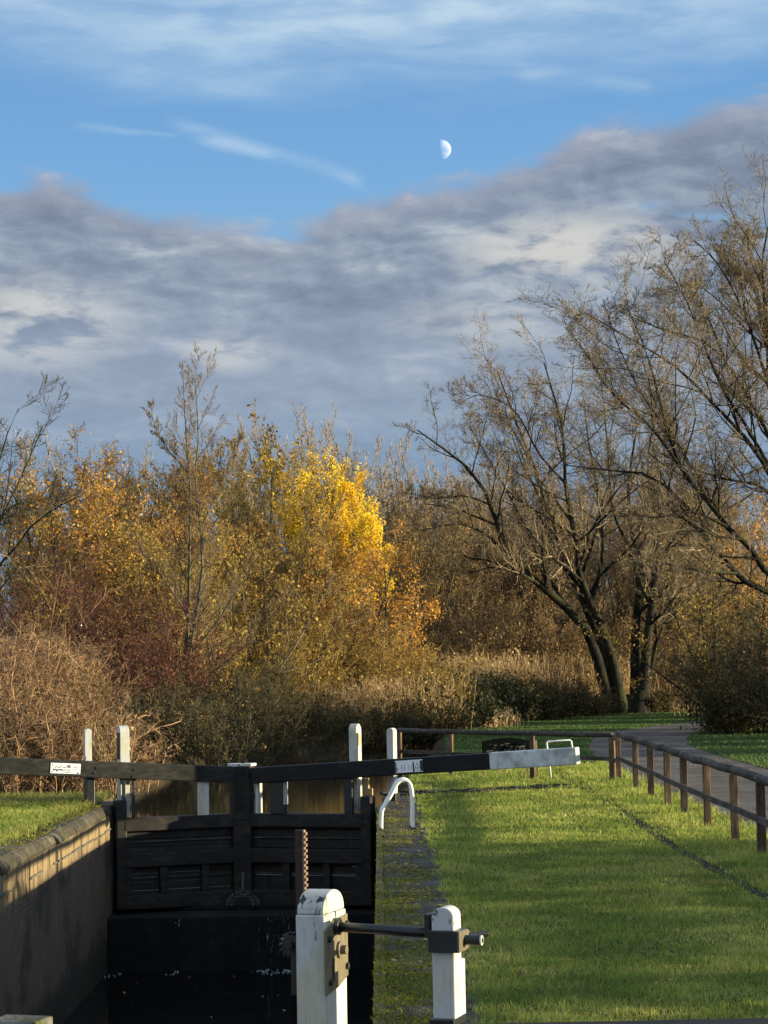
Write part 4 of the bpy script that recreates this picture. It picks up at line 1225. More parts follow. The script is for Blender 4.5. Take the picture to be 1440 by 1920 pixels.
# --- the larger tree leaning in from the right edge
Yr = 88
lines = [
    ([(1560, 1345), (1545, 1230), (1525, 1140), (1490, 1000), (1465, 850), (1445, 700), (1430, 520), (1430, 470), (1442, 415)], .42, .03, (0, 0)),
    ([(1525, 1140), (1440, 1111), (1389, 1085), (1363, 1055), (1317, 1003), (1281, 942), (1214, 890), (1137, 882), (1060, 872)], .20, .02, (0, -3)),
    ([(1520, 1130), (1440, 1075), (1409, 1029), (1363, 988), (1332, 947), (1286, 890), (1255, 823), (1234, 741), (1212, 660), (1180, 585)], .20, .02, (0, -5)),
    ([(1500, 1030), (1440, 921), (1368, 900), (1300, 880), (1240, 850)], .13, .02, (0, -3)),
    ([(1480, 920), (1440, 815), (1406, 753), (1359, 675), (1312, 637), (1234, 615), (1165, 585)], .14, .02, (0, 2)),
    ([(1460, 800), (1440, 720), (1400, 600), (1350, 500), (1300, 450)], .12, .02, (0, -2)),
    ([(1450, 690), (1420, 560), (1390, 480), (1365, 480), (1352, 450)], .10, .02, (0, 2)),
    ([(1500, 1000), (1420, 850), (1340, 760), (1270, 690), (1190, 640), (1095, 585)], .15, .02, (0, -6)),
    ([(1490, 960), (1400, 800), (1350, 720), (1290, 570), (1245, 490)], .13, .02, (0, -4)),
    ([(1545, 1230), (1600, 1050), (1640, 850), (1660, 600), (1660, 400)], .22, .03, (0, 2)),
    ([(1380, 1075), (1320, 1070), (1270, 1060), (1200, 1050)], .07, .015, (-2, -5)),
    ([(1286, 890), (1220, 800), (1150, 740), (1090, 650), (1065, 620)], .09, .015, (-3, -6)),
    ([(1332, 947), (1270, 830), (1210, 750), (1160, 650), (1130, 560)], .10, .015, (-2, 1)),
    ([(1359, 675), (1310, 560), (1265, 530), (1235, 500)], .07, .015, (1, 3)),
    ([(1400, 600), (1380, 500), (1370, 500), (1360, 470)], .07, .015, (0, 2)),
    ([(1440, 720), (1435, 560), (1408, 490), (1400, 430)], .10, .015, (0, -2)),
    ([(1363, 988), (1300, 960), (1230, 970), (1160, 960)], .08, .015, (-2, -4)),
]
st = px_stems(lines, Yr, 12)
woody('bare_tree', 'tall bare tree leaning in from the right edge over the gravel path', 'tree', at(1560, 1345, Yr), st,
      [(15, .2, 1, 50, .37, .14, .07, 6), (8, .06, 1, 52, .55, .17, .07, 5), (6, .04, 1, 48, .66, .15, .09, 4), (4, .0, 1, 42, .72, .13, .10, 3)],
      M['bark_dark'], M['twig_grey'], None, 32, None, 1, .0066)

# --- bare tree on the far left
lines = [
    ([(-75, 1440), (-60, 1250), (-30, 1060), (0, 973), (30, 915), (58, 853), (80, 800)], .16, .015, (0, 0)),
    ([(-60, 1250), (-20, 1090), (27, 1031), (60, 985), (110, 950), (150, 930)], .09, .012, (0, -2)),
    ([(-70, 1300), (-40, 1050), (-10, 900), (15, 810), (35, 765)], .11, .012, (0, 1)),
    ([(-40, 1100), (10, 960), (70, 940), (115, 925)], .06, .012, (0, 2)),
    ([(-70, 1240), (-60, 1000), (-40, 860), (-10, 790)], .1, .012, (0, 2)),
]
st = px_stems(lines, 62, 10)
woody('bare_tree', 'dark bare tree at the left edge with limbs reaching over the orange trees', 'tree', at(-75, 1440, 62), st,
      [(10, .3, 1, 42, .34, .14, .07, 5), (7, .12, 1, 40, .48, .16, .08, 4), (6, .08, .95, 36, .58, .15, .08, 3), (3, .05, .95, 34, .66, .14, .08, 2)], M['bark_dark'], M['twig_scrub'], None, 33, None, 1, .0055)

# --- slim twin-stemmed tree left of centre
lines = [
    ([(346, 1418), (343, 1281), (353, 1162), (355, 1050), (357, 919), (349, 815), (343, 703)], .12, .012, (0, 0)),
    ([(352, 1418), (353, 1258), (370, 1135), (380, 1046), (366, 896), (372, 826), (367, 712)], .11, .012, (.2, -1)),
    ([(358, 1225), (405, 1170), (451, 1096), (480, 1050), (520, 1010)], .05, .01, (0, -2)),
    ([(353, 1158), (320, 1104), (270, 1038), (247, 1008)], .045, .01, (0, -2)),
    ([(357, 890), (308, 834), (285, 780), (290, 755)], .04, .008, (0, 1)),
    ([(378, 988), (412, 911), (436, 865), (450, 820)], .045, .008, (0, 1)),
    ([(349, 1300), (400, 1260), (470, 1200), (540, 1120)], .05, .01, (0, -3)),
]
st = px_stems(lines, 72, 12)
woody('slim_tree', 'slim bare twin-stemmed tree rising highest above the left bank', 'tree', at(350, 1418, 72), st,
      [(19, .2, 1, 34, .22, .12, .12, 5), (8, .12, 1, 34, .5, .14, .10, 4), (5, .08, .95, 32, .6, .14, .1, 3), (3, .05, .95, 30, .66, .13, .1, 2)], M['bark_grey'], M['twig_brown'], (M['leaf_olive'], 150, .06, .06), 34, None, 1, .0054)

LEAFY = [(13, .15, 1, 50, .22, .14, .07, 5, .0), (8, .12, 1, 45, .45, .16, .05, 4), (6, .1, 1, 40, .5, .16, .04, 3)]
UPRT = [(12, .12, 1, 34, .22, .11, .13, 5, .15), (8, .12, 1, 32, .45, .12, .12, 4), (6, .1, 1, 30, .5, .12, .1, 3)]
BUSH = [(10, .08, 1, 45, .42, .16, .04, 5), (9, .1, 1, 45, .48, .18, .02, 3)]
G1 = 'autumn trees on the left bank'
# orange trees far left of centre
tree('orange_tree', 'orange-leaved tree behind the left bare tree, first of the row', 'tree', 150, 880, 86, 9, 27, .12, LEAFY, M['bark_grey'], M['twig_brown'], (M['leaf_orange'], 15000, .09, .16), G1, hv=.2)
tree('orange_tree', 'orange-leaved tree with pale sunlit top left of the slim bare tree', 'tree', 225, 887, 84, 9, 27, .12, LEAFY, M['bark_grey'], M['twig_brown'], (M['leaf_orange'], 15000, .09, .16), G1, hv=.2)
tree('orange_tree', 'orange tree standing just behind the slim bare tree', 'tree', 318, 893, 88, 9, 27, .12, LEAFY, M['bark_grey'], M['twig_brown'], (M['leaf_orange'], 14000, .09, .16), G1, hv=.2)
tree('olive_tree', 'olive-green leaved tree with a few yellow leaves below the orange tops', 'tree', 130, 960, 80, 6, 34, .08, LEAFY, M['bark_grey'], M['twig_olive'], (M['leaf_olive'], 6000, .11, .12), G1)
tree('olive_tree', 'olive-leaved tree between the orange trees and the slim tree', 'tree', 255, 985, 78, 6, 34, .08, LEAFY, M['bark_grey'], M['twig_olive'], (M['leaf_olive'], 5500, .11, .12), G1)
# golden willow scrub
G2 = 'golden willows behind the slim tree'
tree('golden_willow', 'golden-twigged willow to the right of the slim bare tree', 'tree', 440, 868, 92, 7, 24, .09, UPRT, M['bark_grey'], M['twig_olive'], (M['leaf_olive'], 6500, .11, .1), G2)
tree('golden_willow', 'golden-twigged willow left of the bright yellow tree', 'tree', 515, 855, 96, 7, 24, .09, UPRT, M['bark_grey'], M['twig_olive'], (M['leaf_olive'], 7500, .12, .1), G2)
tree('golden_willow', 'low spreading golden willow in front of the yellow tree', 'tree', 470, 985, 84, 9, 44, .07, LEAFY, M['bark_grey'], M['twig_olive'], (M['leaf_olive'], 6000, .10, .1), G2)
tree('golden_willow', 'low golden willow behind the right of the slim tree base', 'tree', 400, 1010, 80, 8, 44, .07, LEAFY, M['bark_grey'], M['twig_olive'], (M['leaf_olive'], 5000, .10, .1), G2)
# bright yellow tree
tree('yellow_tree', 'bright yellow-leaved tree, the most vivid one in the middle of the wood', 'tree', 598, 885, 104, 9, 18, .12, UPRT, M['bark_grey'], M['twig_olive'], (M['leaf_yellow'], 20000, .095, .14, 6.4), None, hv=.35)
tree('yellow_tree', 'smaller yellow tree on the right shoulder of the vivid one', 'tree', 652, 925, 104, 6, 13, .10, UPRT, M['bark_grey'], M['twig_olive'], (M['leaf_yellow'], 11000, .095, .14, 6.4), None, hv=.35)
# orange-brown oaks under it
G3 = 'brown-orange oaks below the yellow tree'
tree('oak_tree', 'rusty orange oak below the bright yellow tree', 'tree', 590, 985, 94, 7, 40, .1, LEAFY, M['bark_grey'], M['twig_olive'], (M['leaf_orange'], 11000, .09, .14), G3)
tree('oak_tree', 'rusty brown oak reaching right beside the dark thicket', 'tree', 672, 1035, 93, 7, 38, .1, LEAFY, M['bark_grey'], M['twig_brown'], (M['leaf_orange'], 11000, .09, .14), G3)
tree('oak_tree', 'small brown oak left of the rusty ones', 'tree', 520, 1040, 90, 7, 42, .1, LEAFY, M['bark_grey'], M['twig_olive'], (M['leaf_brown'], 9000, .09, .14), G3)
tree('oak_sapling', 'low orange sapling at the foot of the rusty oak', 'sapling', 715, 1150, 92, 6, 40, .05, BUSH, M['bark_grey'], M['twig_brown'], (M['leaf_orange'], 2200, .12, .12), None)
G13 = 'bare trees behind the autumn trees'
for px, top, Y, lab in ((60, 905, 112, 'bare tree seen behind the left bare tree'), (120, 890, 116, 'bare tree behind the first orange tree'), (185, 895, 113, 'bare tree between the two orange tops'), (250, 900, 117, 'bare tree behind the gap left of the slim tree'),
                        (320, 905, 114, 'bare tree behind the third orange tree'), (385, 880, 118, 'bare tree just right of the slim tree trunk'), (450, 875, 116, 'bare tree behind the first golden willow'), (520, 870, 120, 'bare tree behind the second golden willow'),
                        (600, 900, 118, 'bare tree behind the bright yellow tree'), (680, 900, 119, 'bare tree behind the smaller yellow tree'), (735, 920, 116, 'bare tree in the gap right of the yellow trees')):
    tree('bare_tree', lab, 'tree', px, top, Y, 10, 30, .08, UPRT, M['bark_grey'], M['twig_olive'], (M['leaf_olive'], 4500, .11, .14), G13, hv=.35, rmin=.011)
# red dogwoods
G4 = 'red dogwoods on the left bank'
for px, top, Y, lab in ((35, 1010, 70, 'dark red dogwood thicket at the left edge above the bramble'), (110, 1065, 69, 'dark red dogwood beside the left edge thicket'),
                        (190, 1095, 70, 'red-brown dogwood left of the slim tree'), (265, 1130, 69, 'dark red dogwood close to the slim tree foot'), (300, 1230, 68, 'low red dogwood under the slim tree')):
    tree('dogwood', lab, 'shrub', px, top, Y, 20, 42, .022, BUSH, M['twig_red'], M['twig_red'], (M['leaf_red'], 2600, .08, .1), G4, parts=('stems', 'crown'), bs=1.0, rmin=.007, hv=.4)
# golden low scrub
G5 = 'sunlit golden scrub across the canal'
for px, top, Y, lab in ((545, 1165, 86, 'golden scrub bush left of the rusty oak foot'), (620, 1150, 87, 'golden scrub bush below the rusty oak'), (690, 1185, 88, 'golden scrub bush on the canal bend'),
                        (755, 1205, 89, 'pale golden scrub with tall straw stalks at the canal bend'), (480, 1180, 82, 'golden brown scrub right of the slim tree'), (800, 1250, 92, 'pale gold scrub tapering to the reeds')):
    tree('scrub_bush', lab, 'bush', px, top, Y, 26, 46, .02, BUSH, M['twig_olive'], M['twig_olive'], (M['leaf_olive'], 3000, .085, .12), G5, parts=('stems', 'crown'), bs=1.2, rmin=.008, hv=.45)
# shaded scrub on the near left bank
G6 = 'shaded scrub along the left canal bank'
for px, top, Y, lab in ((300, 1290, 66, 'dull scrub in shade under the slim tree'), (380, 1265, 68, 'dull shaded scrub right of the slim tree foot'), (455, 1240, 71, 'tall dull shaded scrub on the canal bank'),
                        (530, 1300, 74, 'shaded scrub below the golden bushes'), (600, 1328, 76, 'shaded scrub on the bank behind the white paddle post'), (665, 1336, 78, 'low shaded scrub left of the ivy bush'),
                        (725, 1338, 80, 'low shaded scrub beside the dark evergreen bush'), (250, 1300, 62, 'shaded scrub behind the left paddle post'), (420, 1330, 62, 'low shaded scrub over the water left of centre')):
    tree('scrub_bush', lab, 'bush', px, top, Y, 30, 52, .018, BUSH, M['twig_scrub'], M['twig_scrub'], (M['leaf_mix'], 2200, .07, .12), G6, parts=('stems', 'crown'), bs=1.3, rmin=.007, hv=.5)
# bramble heap at left
G7 = 'sunlit bramble heap on the left bank'
for px, top, Y, lab in ((-5, 1165, 55, 'pale sunlit bramble heap at the left edge'), (48, 1200, 54, 'pale sunlit bramble heap left of the thin white post'), (98, 1250, 53.5, 'bramble heap behind the thin white post'),
                        (190, 1385, 50, 'low bramble heap between the two left white posts'), (-40, 1190, 52, 'bramble heap cut by the left picture edge'), (110, 1335, 49, 'low front bramble mound behind the left beam'), (30, 1300, 49, 'low front bramble mound at the left edge')):
    veg_seed[0] += 1; rs_ = np.random.RandomState(veg_seed[0]); base, H = cone(px, top, Y)
    st = auto_stems(rs_, base, H, 75, 32, .010, .20, -.01, 10, 1.4, .5)
    woody('bramble', lab, 'bramble', base, st, [(10, .1, 1, 50, .34, .24, -.02, 6), (10, .1, 1, 55, .45, .25, 0, 3)], M['twig_bramble'], M['twig_bramble'], (M['leaf_mix'], 1500, .06, .08), veg_seed[0], G7, 0, .0038, ('canes', 'runners'))
# dark evergreen / ivy bushes and reeds on the canal bend
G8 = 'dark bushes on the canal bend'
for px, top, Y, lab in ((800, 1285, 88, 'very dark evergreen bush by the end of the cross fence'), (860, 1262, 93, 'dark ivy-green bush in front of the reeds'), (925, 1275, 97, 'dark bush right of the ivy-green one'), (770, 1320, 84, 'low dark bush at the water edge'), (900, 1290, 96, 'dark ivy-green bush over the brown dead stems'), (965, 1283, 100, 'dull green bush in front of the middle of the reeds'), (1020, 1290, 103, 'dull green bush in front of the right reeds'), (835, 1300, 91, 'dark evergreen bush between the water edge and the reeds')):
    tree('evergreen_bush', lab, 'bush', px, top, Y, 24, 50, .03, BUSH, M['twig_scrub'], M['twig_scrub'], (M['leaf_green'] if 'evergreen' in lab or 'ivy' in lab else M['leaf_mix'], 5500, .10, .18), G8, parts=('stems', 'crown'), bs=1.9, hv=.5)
for px, top, Y, lab in ((990, 1285, 102, 'grey-brown twiggy bush left of the willow'), (1050, 1290, 106, 'brown bush closer to the willow foot'), (1110, 1300, 108, 'low dark bush touching the willow foot'), (1230, 1300, 112, 'low dark bush right of the willow trunk')):
    tree('twiggy_bush', lab, 'bush', px, top, Y, 26, 48, .025, BUSH, M['twig_scrub'], M['twig_brown'], (M['leaf_mix'], 2500, .09, .14), 'twiggy bushes round the willow', parts=('stems', 'crown'), bs=1.3, hv=.45)
tree('pampas_bush', 'upright grey-brown tufted bush at the bend of the path', 'bush', 1303, 1212, 104, 60, 20, .02, [(8, .2, 1, 22, .35, .08, .1, 4), (5, .1, 1, 25, .45, .1, .06, 3)], M['twig_brown'], M['twig_brown'], (M['leaf_brown'], 1800, .08, .1), None, parts=('stems', 'crown'), bs=1.0)
# right-hand bushes by the path
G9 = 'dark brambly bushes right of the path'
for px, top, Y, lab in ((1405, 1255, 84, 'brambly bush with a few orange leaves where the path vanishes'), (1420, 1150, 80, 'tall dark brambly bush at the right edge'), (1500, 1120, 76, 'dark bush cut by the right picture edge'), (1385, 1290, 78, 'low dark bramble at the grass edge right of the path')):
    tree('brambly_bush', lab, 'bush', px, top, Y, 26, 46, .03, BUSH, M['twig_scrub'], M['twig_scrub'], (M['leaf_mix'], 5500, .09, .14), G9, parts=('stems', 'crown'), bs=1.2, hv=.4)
tree('red_tree', 'rusty red-leaved tree behind the bushes at the right edge', 'tree', 1405, 985, 118, 7, 38, .1, LEAFY, M['bark_dark'], M['twig_brown'], (M['leaf_orange'], 4500, .13, .14), None)
tree('olive_tree', 'olive leafed tree in the gloom behind the path bushes', 'tree', 1330, 1050, 100, 7, 40, .09, LEAFY, M['bark_dark'], M['twig_scrub'], (M['leaf_olive'], 4500, .10, .14), None)
# mid distance bare thicket behind the willow
G10 = 'bare trees behind the willow'
for i, (px, top, Y, lab) in enumerate(((770, 960, 118, 'bare thicket tree right of the rusty oak'), (845, 985, 122, 'brown bare tree behind the reeds'), (915, 960, 126, 'brown bare tree behind the left willow limb'), (985, 990, 124, 'bare tree seen through the willow limbs'),
                          (1060, 1000, 128, 'bare tree behind the willow trunk'), (1130, 960, 132, 'bare tree right behind the willow'), (1230, 930, 130, 'tangled bare tree between the two big trees'), (1310, 960, 128, 'bare tree in front of the red-leaved one'))):
    tree('bare_tree', lab, 'tree', px, top - 20, Y, 18, 34, .08, UPRT, M['bark_grey'], M['twig_brown'], (M['leaf_brown'], 5000, .11, .14), G10, hv=.35, rmin=.011)
for px, top, Y, lab in ((790, 1140, 112, 'dark brown thicket bush above the left reeds'), (870, 1120, 114, 'dark brown thicket bush above the reeds'), (950, 1130, 116, 'dark thicket bush behind the reed bed'), (1030, 1140, 118, 'dark thicket bush left of the willow trunk'), (1280, 1130, 118, 'dark thicket bush right of the willow trunk'), (1110, 1170, 119, 'dark thicket bush behind the willow trunk')):
    tree('thicket_bush', lab, 'bush', px, top, Y, 30, 46, .03, BUSH, M['twig_brown'], M['twig_brown'], (M['leaf_brown'], 4500, .10, .18), 'brown thicket behind the reeds', parts=('stems', 'crown'), bs=2.2, hv=.35, rmin=.012)
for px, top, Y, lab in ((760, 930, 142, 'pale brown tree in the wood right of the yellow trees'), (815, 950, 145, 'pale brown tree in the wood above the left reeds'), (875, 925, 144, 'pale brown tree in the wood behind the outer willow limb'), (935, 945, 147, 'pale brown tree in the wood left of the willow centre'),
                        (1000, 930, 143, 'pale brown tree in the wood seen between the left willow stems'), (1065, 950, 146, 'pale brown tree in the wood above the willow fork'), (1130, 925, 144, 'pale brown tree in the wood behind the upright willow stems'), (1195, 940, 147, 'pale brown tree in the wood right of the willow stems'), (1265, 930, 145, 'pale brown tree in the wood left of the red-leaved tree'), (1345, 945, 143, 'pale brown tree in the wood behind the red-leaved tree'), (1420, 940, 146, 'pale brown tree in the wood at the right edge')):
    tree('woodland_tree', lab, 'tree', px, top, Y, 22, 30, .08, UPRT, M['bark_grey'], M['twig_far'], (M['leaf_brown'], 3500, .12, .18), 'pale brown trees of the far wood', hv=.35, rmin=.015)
# far poplars
G11 = 'far pale bare trees on the skyline'
FAR = [(9, .3, 1, 24, .26, .09, .16, 5), (8, .15, 1, 28, .45, .1, .14, 4), (5, .1, 1, 28, .5, .1, .12, 3)]
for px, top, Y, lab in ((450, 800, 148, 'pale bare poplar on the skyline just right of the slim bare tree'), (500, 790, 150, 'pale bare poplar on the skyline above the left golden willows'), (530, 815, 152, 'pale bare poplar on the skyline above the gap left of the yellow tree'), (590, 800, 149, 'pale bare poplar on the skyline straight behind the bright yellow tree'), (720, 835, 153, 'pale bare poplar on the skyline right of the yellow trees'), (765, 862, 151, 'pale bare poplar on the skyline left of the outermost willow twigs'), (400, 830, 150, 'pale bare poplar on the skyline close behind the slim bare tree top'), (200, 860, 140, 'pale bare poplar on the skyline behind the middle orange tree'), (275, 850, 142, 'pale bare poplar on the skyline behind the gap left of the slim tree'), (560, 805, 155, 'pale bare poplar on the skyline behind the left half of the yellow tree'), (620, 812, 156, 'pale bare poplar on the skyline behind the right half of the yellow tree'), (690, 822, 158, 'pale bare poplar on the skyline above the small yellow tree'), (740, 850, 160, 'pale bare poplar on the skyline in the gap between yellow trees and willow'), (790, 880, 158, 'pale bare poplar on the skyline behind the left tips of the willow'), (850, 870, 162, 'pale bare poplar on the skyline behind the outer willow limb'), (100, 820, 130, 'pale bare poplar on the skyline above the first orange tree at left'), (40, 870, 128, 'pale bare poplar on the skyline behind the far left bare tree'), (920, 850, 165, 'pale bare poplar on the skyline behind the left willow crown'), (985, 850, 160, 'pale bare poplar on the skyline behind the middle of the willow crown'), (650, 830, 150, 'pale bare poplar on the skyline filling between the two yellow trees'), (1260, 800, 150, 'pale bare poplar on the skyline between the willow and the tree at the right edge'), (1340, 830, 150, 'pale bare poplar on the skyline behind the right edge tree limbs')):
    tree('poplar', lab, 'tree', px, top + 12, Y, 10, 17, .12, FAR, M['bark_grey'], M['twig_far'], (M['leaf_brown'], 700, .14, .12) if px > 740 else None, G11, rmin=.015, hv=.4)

# reed beds
def reedbed(name, label, spots, n, h, rs):
    g_ = Geo()
    for px, Y, w, dep, hh in spots:
        p = at(px, 1300, Y); k = n
        P = np.stack([p.x + rs.normal(0, w, k), Y + rs.uniform(-dep, dep, k), np.zeros(k)], -1)
        D = np.stack([rs.normal(0, .16, k), rs.normal(0, .16, k), np.ones(k)], -1)
        pts = grow(rs, P, D, hh * rs.uniform(.6, 1.1, k), 4, .06, 0)
        g_.add(*tubes_np(pts, taper(np.full(k, .014), 4, .5, .006), 3))
        lp, ld, ll, lr_ = kids(rs, pts, taper(np.full(k, .014), 4, .5, .006), 4, .3, 1, 35, .3, .006)
        lq = grow(rs, lp, ld, ll, 3, .12, -.12); g_.add(*tubes_np(lq, taper(lr_ + .006, 3, .2, .004), 3))
        v_, f_ = leaves_np(rs, lq, int(k * 2), .11, .04, .35); g_.add(v_, f_)
    o = g_.build(name, [M['reed']]); tag(o, label, 'reeds', kind='stuff')


rs = np.random.RandomState(77)
reedbed('reeds', 'pale straw reed bed catching the sun behind the dark bushes', [(790, 100, 1.0, 2, 2.6), (840, 103, 1.2, 2, 2.9), (895, 106, 1.2, 2, 3.0), (960, 109, 1.2, 2, 2.9), (1030, 112, 1.3, 2, 2.8), (1090, 114, 1.3, 2, 3.0), (1150, 116, 1.2, 2, 3.0), (1245, 118, 1.4, 2, 3.3)], 330, 2.6, rs)
reedbed('dead_stalks', 'bundle of pale dead stalks leaning beside the left paddle post', [(222, 45.2, .1, .1, 1.75)], 14, 1.6, rs)
reedbed('reeds', 'pale reed fringe at the foot of the golden scrub', [(650, 83, 1.0, .8, 1.9), (710, 85, 1.0, .8, 2.1), (770, 87, 1.0, 1, 2.3)], 260, 2, rs)
reedbed('dead_stems', 'brown dead stems at the foot of the dark bushes', [(945, 92, .45, .4, .75), (900, 91, .5, .4, .6)], 90, 1.1, rs)

# distant wood closing the horizon
rs = np.random.RandomState(55)
g_ = Geo()
k = 420
P = np.stack([rs.uniform(-70, 75, k), rs.uniform(165, 215, k), np.full(k, -.2)], -1)
D = np.stack([rs.normal(0, .12, k), rs.normal(0, .12, k), np.ones(k)], -1)
pts = grow(rs, P, D, rs.uniform(8, 14, k), 6, .05, .05); rad = taper(np.full(k, .10), 6, .2, .02)
g_.add(*tubes_np(pts, rad, 4))
p, d, Ln, r0 = kids(rs, pts, rad, 14, .1, 1, 30, .34, .025); q1 = grow(rs, p, d, Ln, 4, .1, .12); rd = taper(r0, 4, .4, .02); g_.add(*tubes_np(q1, rd, 3))
p, d, Ln, r0 = kids(rs, q1, rd, 6, .1, 1, 32, .5, .02); q2 = grow(rs, p, d, Ln, 2, .1, .1); g_.add(*tubes_np(q2, taper(r0, 2, .5, .016), 3))
tag(g_.build('distant_wood', [M['twig_brown']]), 'distant brown wood closing the horizon', 'woodland', kind='stuff')

# fallen dark branch over the water
lines = [([(482, 1345), (455, 1368), (420, 1388), (385, 1402)], .10, .04, (0, 0)), ([(455, 1368), (440, 1352), (425, 1348)], .04, .015, (0, 0))]
st = px_stems(lines, 66, 8)
woody('fallen_branch', 'dark broken branch leaning over the canal from the left bank', 'branch', at(482, 1400, 66), st, [(4, .3, 1, 45, .4, .15, .02, 4), (4, .2, 1, 40, .5, .15, .02, 3)], M['bark_dark'], M['twig_scrub'], None, 91, None, 0, .008, ('limb', 'twigs'))

# hedge and trees standing right of the picture: they throw the long shadows over the lawn
G12 = 'hedgerow beyond the right picture edge'
for i, (x, y, H, n_) in enumerate(((13.5, 15.6, 2.0, 18), (14.3, 17.9, 2.3, 18), (13.2, 20.6, 2.2, 20), (14.2, 22.8, 2.5, 20), (13.4, 25.3, 2.3, 20), (14.4, 27.4, 2.5, 20), (13.6, 29.4, 2.1, 18))):
    veg_seed[0] += 1; rs_ = np.random.RandomState(veg_seed[0])
    st = auto_stems(rs_, (x, y, 0), H, n_, 40, .03, .1, .04, 8, 1.6, .35)
    woody('hedge_bush', 'hawthorn hedge bush right of the gravel path, outside the picture', 'bush', (x, y, 0), st, BUSH, M['twig_scrub'], M['twig_scrub'], (M['leaf_mix'], 3600, .11, .16), veg_seed[0], G12, 0, .008, ('stems', 'crown'))
for i, (x, y, H) in enumerate(((19, 62, 3.9), (21, 67, 4.0), (20, 72, 3.7), (24, 78, 4.0), (22, 94, 3.9), (26, 100, 4.3), (24, 106, 4.2))):
    veg_seed[0] += 1; rs_ = np.random.RandomState(veg_seed[0])
    st = auto_stems(rs_, (x, y, 0), H, 12, 36, .07, .1, .05, 8, 1.6, .35)
    woody('hedge_tree', 'leafy hedgerow tree right of the path, outside the picture', 'tree', (x, y, 0), st, LEAFY, M['bark_dark'], M['twig_scrub'], (M['leaf_mix'], 9000, .16, .2), veg_seed[0], 'hedgerow trees beyond the right picture edge', 0, .012)

# ------------------------------------------------------------------ moon
mp_ = at(827.5, 280.5, 3000)
import bmesh
bm = bmesh.new(); bmesh.ops.create_uvsphere(bm, u_segments=64, v_segments=48, radius=13.6 * 1.0)
md_ = Vector((.985, -.13, .10)).normalized()
bmesh.ops.bisect_plane(bm, geom=bm.verts[:] + bm.edges[:] + bm.faces[:], plane_co=(0, 0, 0), plane_no=md_, clear_inner=True)
me = bpy.data.meshes.new('moon'); bm.to_mesh(me); bm.free()
me.polygons.foreach_set('use_smooth', [True] * len(me.polygons))
m, nt = mat('moon_surface'); t = NT(nt)
tc_ = t.n('TexCoord'); nz = t.noise(tc_.outputs['Object'], .12, 4, .6)
df = t.n('BsdfDiffuse'); t.l(t.ramp(nz, [(.4, (.14, .15, .17)), (.62, (.30, .31, .33))]), df.inputs['Color'])
tp = t.n('BsdfTransparent'); ad = t.n('AddShader'); t.l(df.outputs[0], ad.inputs[0]); t.l(tp.outputs[0], ad.inputs[1])
g_ = t.n('NewGeometry'); mx = t.n('MixShader'); t.l(g_.outputs['Backfacing'], mx.inputs[0]); t.l(ad.outputs[0], mx.inputs[1]); t.l(tp.outputs[0], mx.inputs[2]); t.out(mx.outputs[0])
me.materials.append(m)
mo = bpy.data.objects.new('moon', me); col.objects.link(mo); mo.location = mp_
tag(mo, 'pale half moon high in the blue gap of sky', 'moon')

# ------------------------------------------------------------------ sun and sky
SUN_EL, SUN_AZ = 6.8, 5.0        # degrees; azimuth measured from +X towards the camera
sl = bpy.data.lights.new('sun', 'SUN'); so_ = bpy.data.objects.new('sun', sl); col.objects.link(so_)
sl.energy = 5.0; sl.angle = R(.5); sl.color = (1.0, .87, .56)
sdir = Vector((math.cos(R(SUN_EL)) * math.cos(R(SUN_AZ)), -math.cos(R(SUN_EL)) * math.sin(R(SUN_AZ)), math.sin(R(SUN_EL))))
so_.rotation_euler = (-sdir).to_track_quat('-Z', 'Y').to_euler()

wd_ = bpy.data.worlds.new('World'); sc.world = wd_; wd_.use_nodes = True
nt = wd_.node_tree; nt.nodes.clear(); t = NT(nt)
sky = t.n('TexSky'); sky.sky_type = 'NISHITA'; sky.sun_disc = False
sky.sun_elevation = R(SUN_EL); sky.sun_rotation = R(90 + SUN_AZ); sky.altitude = 50; sky.air_density = 1.0; sky.dust_density = .6; sky.ozone_density = 2.0
tc_ = t.n('TexCoord'); sp_ = t.n('SeparateXYZ'); t.l(tc_.outputs['Generated'], sp_.inputs[0])
az = t.m('MULTIPLY', t.m('ARCTAN2', sp_.outputs[0], sp_.outputs[1]), 57.29578)      # degrees right of +Y
el = t.m('MULTIPLY', t.m('ARCSINE', sp_.outputs[2]), 57.29578)
def aze(sx_, sy_):
    cb = t.n('CombineXYZ'); t.l(t.m('MULTIPLY', az, sx_), cb.inputs[0]); t.l(t.m('MULTIPLY', el, sy_), cb.inputs[1]); return cb.outputs[0]
# blue of the open sky: nishita, tinted to the clear evening blue, paler towards the horizon
sk = t.mix(1.0, sky.outputs[0], (.105, .115, .135), 'MULTIPLY')
blue = t.ramp(t.m('DIVIDE', el, 40), [(0, (.22, .36, .54)), (.24, (.24, .48, .74)), (.33, (.185, .41, .72)), (.43, (.14, .33, .64)), (1, (.09, .21, .44))])
base = t.mix(.88, sk, blue)
